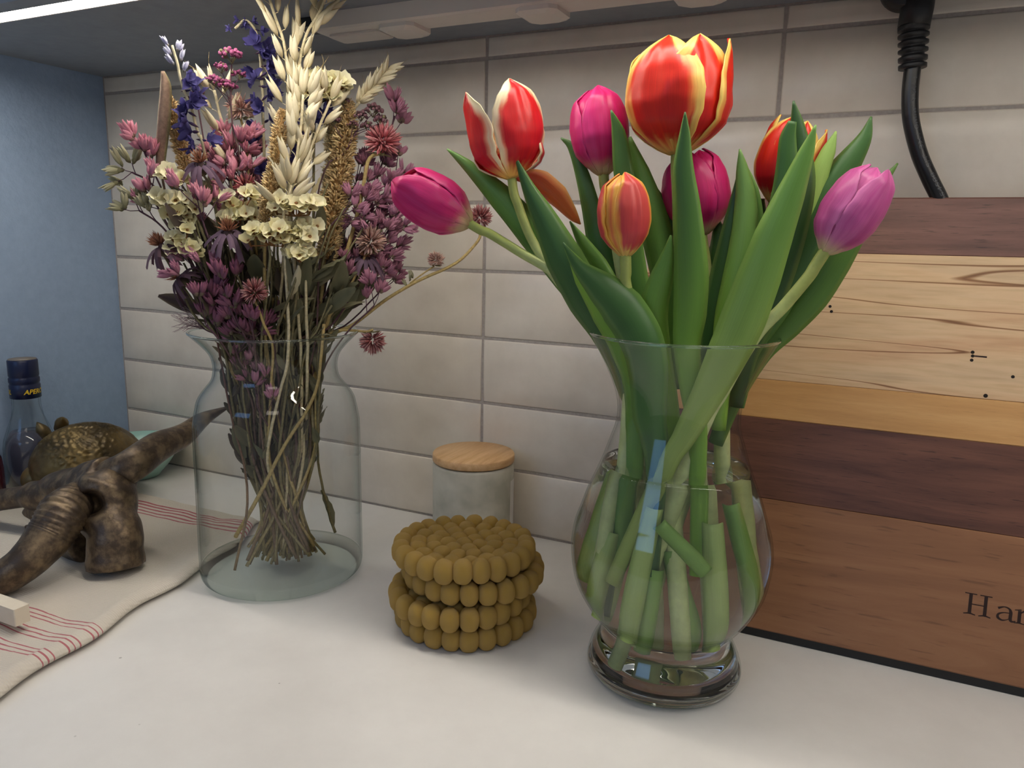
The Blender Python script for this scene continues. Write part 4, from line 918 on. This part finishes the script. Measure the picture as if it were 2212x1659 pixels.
oat('cream oat stem rising left of the tallest oat, its tip out of the photo', [(575, -22), (592, 30), (612, 90), (622, 160), (626, 240), (628, 330)], .018, 15)
oat('cream oat spray in front of the tan plume in the middle of the bouquet', [(655, 205), (652, 260), (645, 320), (636, 390), (628, 450)], .042, 17, .026, .5)
oat('short cream oat spray bending right beside the yellow statice puff', [(715, 215), (695, 262), (672, 320), (655, 390)], .034, 8, .024, .9)
oat('cream oat spray with white tips behind the pink buds at the centre left', [(462, 195), (475, 250), (490, 310), (505, 390)], -.004, 7, .024, .8)
oat('low cream oat spray with spikelets bending left above the statice', [(628, 400), (622, 425), (612, 470)], .050, 5, .026, 1.3)
# --- wheat ear
rs = RS(); h = HP([(838, 150), (812, 180), (778, 218), (752, 262), (735, 340)], .0); t, _ = dthing('dried_wheat_stem', 'cream wheat ear leaning right at the upper right of the dried bouquet', 'dried flower', h, CREAM, .0012, rs, leaves=0); c = cat_rom(h, 6)
for k in range(26):
    p, ax = along(c, .02+k/26*.55); sg = 1 if k % 2 else -1; side = ax.cross(nD).normalized()
    put('spk', t, p, ax+side*sg*.55-nD*rs.uniform(-.4, .5), .017*rs.uniform(.9, 1.1), rs, .019)
# --- fuzzy tan plumes
def plume(label, px, rad, d, col=TAN, col2=srgb(198, 158, 102), n=1500):
    rs = RS(); h = HP(px, d); t, _ = dthing('dried_plume', label, 'dried flower', h, STRAW, .0013, rs, leaves=0); c = cat_rom(h, 8); g = MB(); g.tube(c, [interp(i/(len(c)-1), [0, .2, .6, 1], [.3, .75, .9, .6])*rad*.62 for i in range(len(c))], 10, col2)
    for k in range(n):
        s = rs.random(); p, ax = along(c, s*.999); o = sph(rs); o = (o-ax*o.dot(ax)).normalized(); rr = rad*interp(s, [0, .15, .6, 1], [.35, .85, 1, .8])*(1+.22*noise.noise(V((s*14, o.x*2, o.z*2+k*0))))
        b = p+o*rr*.55; e_ = p+o*rr*rs.uniform(.9, 1.32)+ax*rr*rs.uniform(-.1, .5); lens(g, b, e_, rr*.13, mix(col2, col, rs.random()), mix(col, CREAM, rs.uniform(0, .6)), 3, .6, 1, 2, sph(rs))
    g.build('flower_plume', M['dried'], t); return t
plume('tan fuzzy plume curving at the far left behind the blue larkspur', [(362, 205), (372, 250), (388, 300), (400, 370)], .0075, -.012)
plume('tan fuzzy plume standing in the centre left of the cream oats', [(610, 235), (603, 300), (594, 370), (580, 430), (572, 480)], .0082, .036)
plume('broad tan fuzzy plume right of the cream oats', [(752, 215), (744, 300), (732, 390), (716, 480), (704, 560)], .0125, .006, n=2600)
plume('pale tan fuzzy plume behind the broad one at the right', [(712, 240), (720, 300), (716, 400), (700, 500)], .009, -.018, CREAM)
# --- larkspur
def lark(label, px, d, s0, n, top='white', nt=6, sc=.0125):
    rs = RS(); h = HP(px, d); t, _ = dthing('dried_larkspur_stem', label, 'dried flower', h, mix(CREAM, OLIVE, .3), .0011, rs, leaves=2, lk='cleaf' if top == 'white' else 'dleaf'); c = cat_rom(h, 6)
    for k in range(nt):
        p, ax = along(c, k/nt*s0*.9); o = rD*(1 if k % 2 else -1)-nD*rs.uniform(-.4, .6)
        if top == 'white': put('white', t, p+o*.0035, ax+o*.5, .010, rs, .012)
        else: put('lark', t, p+o*.004, ax*.3+o, .0042+.002*k/nt, rs)
    for k in range(n):
        p, ax = along(c, s0+(1-s0)*k/n); o = (rD*rs.uniform(-1, 1)-nD*rs.uniform(-.3, 1)).normalized(); put('lark', t, p+o*.006, ax*.3+o, sc*rs.uniform(.8, 1.15), rs)
    return t
lark('larkspur stem with white buds on top and dark blue flowers at the left', [(372, 98), (384, 140), (396, 190), (412, 235), (428, 290), (444, 340)], .016, .34, 9)
lark('dark blue larkspur stem whose small tip hooks left under the cabinet', [(508, 62), (530, 44), (552, 66), (563, 120), (566, 190), (568, 270), (570, 400)], -.004, .44, 15, 'dark', 6, .0105)
lark('dark blue larkspur stem right of the oats behind the tan plume', [(690, 205), (678, 270), (664, 340), (655, 430)], .016, .05, 13, 'dark', 1, .0115)
# --- statice: cream yellow frilled florets
def stat(label, px, d, n, rx, ry, up_=.9, sc=.0078):
    n = int(n*1.5)
    rs = RS(); h = HP([px, (px[0]*.8+590*.2, px[1]+70)], d); t, _ = dthing('dried_statice_stem', label, 'dried flower', [h[0]-V((0, 0, .010)), h[1]], OLIVE, .0011, rs, leaves=4, lk='nleaf', ls=.035)
    for k in range(n):
        f_ = (k+.5)/n*2-1; a = rs.uniform(-1, 1); x = f_*rx; y = a*ry
        p = DP(px[0]+x, px[1]+y+.25*ry*f_*f_, d+rs.uniform(-.004, .008)-abs(f_)*.004); q = (V((0, 0, up_))+rD*f_*.5-nD*rs.uniform(.7, 1.6)).normalized()
        put('stat', t, p, q, sc*rs.uniform(.85, 1.15), rs); g = MB(); g.tube([h[0]-V((0, 0, .010)), p-q*sc*.8], .0006, 4, srgb(150, 104, 60)); g.build('stalk', M['dried'], t)
stat('pale yellow statice puff high at the right under the wheat ear', (702, 192), .022, 16, 44, 24, 1.2, .0092)
stat('pale yellow statice cluster at the upper left next to the dark daisy', (372, 380), .022, 6, 24, 12)
stat('pale yellow statice cluster at the left, upper of two', (382, 445), .026, 11, 42, 34)
stat('pale yellow statice cluster at the left, lower of two', (396, 508), .028, 9, 28, 34)
stat('pale yellow statice cluster left of the middle under the coral flower', (518, 442), .026, 14, 38, 32)
stat('pale yellow statice row in front of the tan plume', (640, 443), .050, 9, 50, 12, 1.2)
stat('pale yellow statice crown at the front centre of the bouquet', (580, 506), .054, 12, 46, 14, 1.2)
stat('pale yellow statice cluster at the right front', (664, 498), .050, 6, 24, 16)
stat('pale yellow statice cluster low at the right front, lowest of all', (647, 543), .054, 6, 22, 14)
stat('small cream statice cluster between the pink buds left of the middle', (448, 408), .010, 5, 20, 14)
# --- pink globe flowers
def globe(label, kind, px, rpx, d, dirv, head, leaves=1, path=None, r_=.0011):
    rs = RS(); h = HP(head, d); t, c = dthing('dried_globe_flower', label, 'dried flower', h, STRAW, r_, rs, leaves=leaves, lk='nleaf', path=path)
    put(kind, t, DP(px[0], px[1], d), V(dirv), rpx/FPX*.86, rs); return t, c
globe('large pink spiky globe flower at the upper right of the bouquet', 'globe', (826, 308), 36, .012, (.2, 0, 1), [(822, 330), (795, 350), (775, 450), (735, 590), (705, 700)], 0, r_=.0018)
g5, c5 = globe('coral globe flower at the end of a long stem bending right towards the tulips', 'globed', (1037, 470), 25, .004, (.2, .2, 1), [(1036, 490), (1032, 520), (985, 568), (900, 608), (830, 650), (765, 700)], 0, r_=.0014)
rs = RS(); g = MB(); g.tube(cat_rom(HP([(885, 612), (915, 590), (938, 575)], .004), 4), .0008, 5, STRAW); g.build('side_stem', M['dried'], g5)
put('globep', g5, DP(942, 562, .004), V((.1, 0, 1)), .0092, rs)
for q_ in ((885, 606), (878, 618), (892, 600)): put('buff', g5, DP(*q_, .004), V((rs.uniform(-1, 1), 0, .8)), .009, rs)
globe('coral globe flower hanging down beside the vase rim', 'globed', (805, 735), 27, .014, (.1, 0, -1), [(806, 712), (790, 716), (760, 714), (724, 716)], 0)
globe('dull red globe flower low in the middle just above the vase', 'globed', (550, 632), 25, .050, (-.1, -.6, 1), [(550, 648), (570, 700)], 0)
globe('coral globe flower behind the statice in the centre left', 'globe', (531, 405), 26, .010, (0, -.3, 1), [(531, 425), (545, 480)], 1)
globe('salmon globe flower between the blue larkspur and the oregano', 'globep', (520, 235), 27, -.008, (0, -.3, 1), [(520, 255), (535, 340)], 1)
globe('brownish pink globe flower at the right side among the mauve buds', 'globep', (800, 522), 30, .020, (.3, -.3, 1), [(795, 540), (755, 620)], 1)
# --- oregano
def oreg(label, kind, heads, d, stem):
    rs = RS(); h = HP(stem, d); t, c = dthing('dried_oregano_stem', label, 'dried flower', h, PLUM, .0007, rs, leaves=2, lk='dleaf', ls=.02)
    for u, v, rp in heads:
        p = DP(u, v, d+rs.uniform(-.004, .004)); put(kind, t, p, V((0, 0, 1)), rp/FPX*.85, rs)
        b = min(c, key=lambda q: (q-(p-V((0, 0, .018)))).length); g = MB(); g.tube([b, b.lerp(p, .6)-V((0, 0, .001)), p-V((0, 0, .002))], .0004, 4, PLUM); g.build('stalk', M['dried'], t)
oreg('thin oregano stem with purple clusters rising above the blue larkspur', 'oreg', [(500, 122, 20), (478, 148, 14), (516, 163, 13), (464, 176, 14), (486, 186, 15), (500, 190, 12), (452, 172, 8)], .006, [(499, 140), (499, 200), (503, 280), (524, 380)])
oreg('oregano stem with faded purple clusters at the upper right', 'oregb', [(740, 218, 13), (720, 262, 14), (780, 252, 14), (805, 240, 18), (822, 262, 16), (795, 275, 14), (762, 270, 10)], .014, [(770, 285), (745, 330), (690, 400)])
oreg('oregano stem with brown clusters behind the white larkspur buds', 'oregb', [(424, 180, 14), (430, 200, 11)], -.010, [(426, 205), (440, 300)])
# --- pointed pink bud sprays
def buds(label, kind, heads, d, stem, sc=.0135, leaves=3, lk='dleaf', grp='dried stems in the bottle shaped vase', n=3):
    rs = RS(); h = HP(stem, d); t, c = dthing('dried_bud_stem', label, 'dried flower', h, PLUM, .0008, rs, leaves=leaves, lk=lk, group=grp)
    for u, v in heads:
        p = DP(u, v, d+rs.uniform(-.006, .008)); b = min(c, key=lambda q: (q-(p-V((0, 0, .016)))).length)
        g = MB(); g.tube([b, b.lerp(p, .6)-V((0, 0, .001)), p], .00045, 4, PLUM); g.build('stalk', M['dried'], t); ax = (p-b).normalized()
        for k in range(n): o = sph(rs); put(kind, t, p+o*.002, ax*.8+o*.8+V((0, 0, .3)), sc*rs.uniform(.8, 1.15), rs, sc*rs.uniform(.9, 1.3))
    return t
buds('pink bud spray reaching far out at the upper left', 'rose', [(290, 298), (312, 322), (330, 335)], .004, [(312, 330), (345, 400), (400, 520)], .0155, 2, n=4)
buds('pink bud spray at the left below the brown grass blade', 'rose', [(322, 384), (335, 372), (318, 415), (300, 435)], .012, [(325, 420), (370, 500), (420, 580)], .014)
buds('mauve pink bud spray sticking up at the far upper right', 'mauve', [(852, 218), (858, 240), (868, 262)], -.010, [(852, 250), (838, 310), (800, 430)], .017, 1, n=4)
buds('mauve bud spray right of the large pink globe flower', 'mauve', [(860, 330), (872, 375), (845, 385), (880, 400)], .004, [(850, 400), (815, 480), (760, 600)], .015)
MA = [[(812, 380), (835, 400), (800, 410), (790, 390)], [(790, 430), (815, 440), (830, 425), (845, 450)], [(850, 470), (872, 490), (838, 490), (820, 470)], [(760, 420), (768, 450), (782, 470), (760, 480)],
      [(835, 520), (860, 530), (822, 540), (845, 556)], [(808, 560), (826, 580), (812, 600), (836, 590)], [(780, 600), (770, 560), (750, 590), (742, 560)], [(820, 630), (790, 640), (800, 610)]]
MAL = ['under the large pink globe flower', 'left of the leftmost pink tulip, behind the straw stems', 'touching the tip of the leftmost pink tulip', 'close against the broad tan plume', 'just below the tip of the leftmost pink tulip', 'at the lower right, over the lilac daisy', 'low behind the straw stems at the right', 'lowest at the right, above the bent globe stem']
for i, hd in enumerate(MA):
    m_ = hd[0]; buds('mauve pink bud spray '+MAL[i], 'mauve', hd, .002+.006*(i % 4), [(m_[0]-12, m_[1]+30), (m_[0]*.6+600*.4, m_[1]+110)], .0135, 3, 'dleaf' if i % 2 else 'gleaf', 'mauve bud sprays at the right of the bouquet', 4)
buds('rose bud spray in the middle under the salmon globe flower', 'rose', [(485, 285), (500, 320), (520, 308), (538, 300), (532, 325)], -.004, [(515, 340), (530, 420)], .015, n=4)
buds('rose bud spray behind the coral globe flower left of the middle', 'rose', [(490, 355), (478, 375), (500, 385), (515, 365), (475, 395), (540, 360)], .006, [(495, 400), (520, 480)], .014, n=4)
buds('rose bud spray between the two left statice clusters and the middle', 'rose', [(425, 420), (440, 440), (380, 400), (420, 450), (470, 430)], .034, [(430, 450), (460, 540)], .015, n=3)
buds('mauve bud spray low at the left over the dark leaves', 'mauve', [(432, 560), (470, 575), (400, 560), (380, 590)], .030, [(440, 590), (480, 680)], .015)
PL = [[(455, 640), (470, 625), (460, 655)], [(505, 660), (495, 690), (520, 680)], [(530, 655), (545, 690), (515, 715)], [(500, 725), (540, 720), (565, 715), (575, 700)], [(440, 680), (465, 700), (430, 640)], [(490, 640), (480, 600), (510, 590)]]
PLL = ['left of the dull red globe flower', 'below the dull red globe flower on its left', 'directly under the dull red globe flower', 'touching the vase rim in front', 'farthest left above the rim', 'just left above the dull red globe flower']
for i, hd in enumerate(PL):
    m_ = hd[0]; buds('plum pink bud spray '+PLL[i], 'plum', hd, .034+.005*(i % 3), [(m_[0]+5, m_[1]+22), (m_[0]*.7+590*.3, m_[1]+70)], .0155, 3, 'dleaf' if i % 2 else 'gleaf', 'plum bud sprays above the vase rim', 3)
for i in range(9):
    rr_ = random.Random(i+50); u = [775, 800, 825, 850, 790, 760, 838, 812, 745][i]; v = [365, 455, 500, 440, 500, 540, 585, 350, 500][i]
    buds('mauve pink bud spray set deep in the mass at the right of the bouquet', 'mauve', [(u+rr_.uniform(-24, 24), v+rr_.uniform(-22, 22)) for _ in range(5)], -.022+.006*(i % 5), [(u-8, v+35), (u*.6+240, v+120)], .0125, 3, 'dleaf' if i % 2 else 'gleaf', 'mauve bud sprays deep in the bouquet', 4)
for i in range(8):
    rr_ = random.Random(i+80); u = [500, 540, 470, 520, 560, 440, 480, 410][i]; v = [330, 340, 330, 470, 380, 490, 450, 480][i]
    buds('rose brown bud spray set deep behind the front flowers at the left', 'rose' if i < 4 else 'mauve', [(u+rr_.uniform(-26, 26), v+rr_.uniform(-24, 24)) for _ in range(5)], -.02+.005*(i % 4), [(u+4, v+35), (u*.6+236, v+120)], .0125, 3, 'dleaf' if i % 2 else 'gleaf', 'rose brown bud sprays deep in the bouquet', 4)
IN = [[(505, 760), (520, 790), (500, 740)], [(540, 775), (560, 800), (530, 820)], [(550, 830), (575, 810), (590, 860)]]
INL = ['just under the rim at the left', 'in the middle of the vase neck', 'lowest in the vase neck']
for i, hd in enumerate(IN):
    m_ = hd[0]; buds('faded mauve bud spray seen through the glass '+INL[i], 'mauve', hd, .020+.006*i, [(m_[0]+5, m_[1]+22), (m_[0]*.7+590*.3, m_[1]+60)], .0125, 1, 'gleaf', 'faded bud sprays in the vase neck', 3)
# --- green beige seed heads
buds('pale green papery seed head hanging out at the far left', 'buff', [(262, 362), (285, 352), (255, 392)], .0, [(285, 372), (330, 400), (400, 500)], .016, 2, 'gleaf', n=3)
buds('beige seed head at the far left beside the lower leaves', 'buff', [(268, 452), (300, 440), (290, 425), (320, 450)], .006, [(300, 455), (350, 490), (420, 580)], .015, 5, 'gleaf', n=3)
# --- dark daisies
def daisy(label, kind, px, rp, d, dirv, leaves=3):
    rs = RS(); h = HP([(px[0], px[1]+12), (px[0]*.8+118, px[1]+90)], d); t, c = dthing('dried_daisy', label, 'dried flower', h, OLIVE, .0010, rs, leaves=leaves, lk='dleaf')
    put(kind, t, DP(px[0], px[1], d), V(dirv), rp/FPX*.85, rs)
daisy('dark purple daisy with a brown fringed centre at the upper left', 'daisy', (432, 352), 36, .026, (.2, -.5, 1))
daisy('lilac grey daisy with drooping petals left of the centre', 'daisy', (492, 500), 38, .040, (.2, -.3, 1))
daisy('lilac grey daisy with a salmon centre at the right among the mauve buds', 'daisy', (790, 555), 32, .018, (.3, -.4, 1))
daisy('very dark withered daisy at the left edge of the bouquet', 'daisyd', (348, 530), 36, .014, (-.4, -.4, 1), 5)
daisy('very dark withered daisy low at the left of the bouquet', 'daisyd', (385, 600), 34, .018, (-.6, -.4, .6), 5)
# --- brown grass blade
rs = RS(); h = HP([(352, 262), (348, 372), (375, 470), (430, 600)], .004)
t, c = dthing('dried_grass_blade', 'upright rolled brown grass blade at the upper left of the dried bouquet', 'dried flower', h, srgb(120, 92, 76), .0010, rs, leaves=0)
leaf(t, [(351, 154), (355, 185), (352, 240), (347, 300), (343, 372)], [3, 11, 13, 12, 8], .006, .004, 1.1, .3, srgb(176, 146, 124), srgb(120, 92, 78), DVc, DP, 'blade', 'dried')
# --- feathery wisp at the left of the rim
rs = RS(); t, c = dthing('feathery_grass', 'thin feathery mauve grass wisp at the left above the vase rim', 'dried flower', HP([(428, 700), (450, 715)], .01), PLUM, .0006, rs, leaves=0); g = MB()
for k in range(46):
    a = DP(440+rs.uniform(-8, 8), 706+rs.uniform(-8, 6), .01); b = DP(372+rs.uniform(-8, 34), 694+rs.uniform(-34, 24), .01+rs.uniform(-.01, .01)); g.tube(cat_rom([a, a.lerp(b, .5)+V((0, 0, rs.uniform(-.003, .006))), b], 4), [.00022]*9, 3, srgb(176, 150, 150))
o_ = g.build('hairs', M['dried'], t); o_['kind'] = 'stuff'
# --- leafy filler sprigs and bare stems
ENV = lambda v: (interp(v, [330, 400, 450, 520, 600, 720], [330, 330, 345, 350, 400, 470]), interp(v, [330, 400, 450, 520, 600, 720], [800, 830, 850, 830, 800, 722]))
for i in range(64):
    rs = RS(); v = rs.uniform(370, 660); a, b = ENV(v); f_ = ((i*7)%64+.5)/64; u = a+(b-a)*f_; d = rs.uniform(-.035, .030)
    dark = u < 520 or rs.random() < .3
    t, c = dthing('dried_foliage_sprig', 'dried %s leafy sprig filling the bouquet' % ('dark brown' if dark else 'grey green'), 'dried foliage', HP([(u, v), (u*.75+147, v+90)], d), OLIVE, .0009, rs,
        'dark brown leafy sprigs in the dried bouquet' if dark else 'grey green leafy sprigs in the dried bouquet', leaves=15, lk='dleaf' if dark else rs.choice(['gleaf', 'nleaf']), ls=.042)
for i in range(30):
    rs = RS(); f_ = (i+.5)/30; u = 455+(725-455)*f_; h = HP([(u+rs.uniform(-8, 8), rs.uniform(600, 690))], rs.uniform(-.02, .035))
    dthing('dried_bare_stem', 'bare straw coloured dried stem standing in the bundle in the bottle shaped vase', 'dried stem', h, rs.choice([STRAW, KHAKI, OLIVE, PLUM, STRAW]), .0012, rs, 'bare dried stems in the bundle', leaves=rs.choice([0, 0, 1, 1]), lk='nleaf', spread=1.5)
rs = RS(); t, c = dthing('dried_bare_stem', 'straw stem crossing the bundle diagonally down to the lower left in the vase', 'dried stem', HP([(700, 700)], .03), STRAW, .0014, rs, leaves=0, path=[DP(680, 850, .03), DP(610, 970, .035), DP(560, 1070, .03), DP(508, 1160, .02)])
rs = RS(); t, c = dthing('dried_bare_stem', 'thin reddish stem standing apart at the left side inside the vase', 'dried stem', HP([(470, 740)], .01), srgb(110, 74, 66), .0009, rs, leaves=0, path=[DP(500, 900, .01), DP(528, 1010, .02), DP(533, 1110, .03), DP(506, 1232, .04)])
rs = RS(); t, c = dthing('dried_leaf_stem', 'olive stem with a wilted leaf standing apart at the right inside the vase', 'dried stem', HP([(690, 760)], .0), OLIVE, .0010, rs, leaves=0, path=[DP(684, 900, .0), DP(690, 1020, .0), DP(712, 1110, .0), DP(724, 1150, .0)])
put('gleaf', t, DP(692, 1060, .0), DP(722, 1140, 0)-DP(692, 1060, 0), .045, rs)
rs = RS(); t, c = dthing('dried_leaf_stem', 'olive stem with a curled grey leaf at the left inside the vase', 'dried stem', HP([(500, 800)], .0), OLIVE, .0010, rs, leaves=0, path=[DP(525, 900, .01), DP(545, 1000, .01), DP(560, 1080, .02), DP(572, 1200, .02)])
put('gleaf', t, DP(530, 990, .01), DP(490, 905, .01)-DP(530, 990, .01), .040, rs)
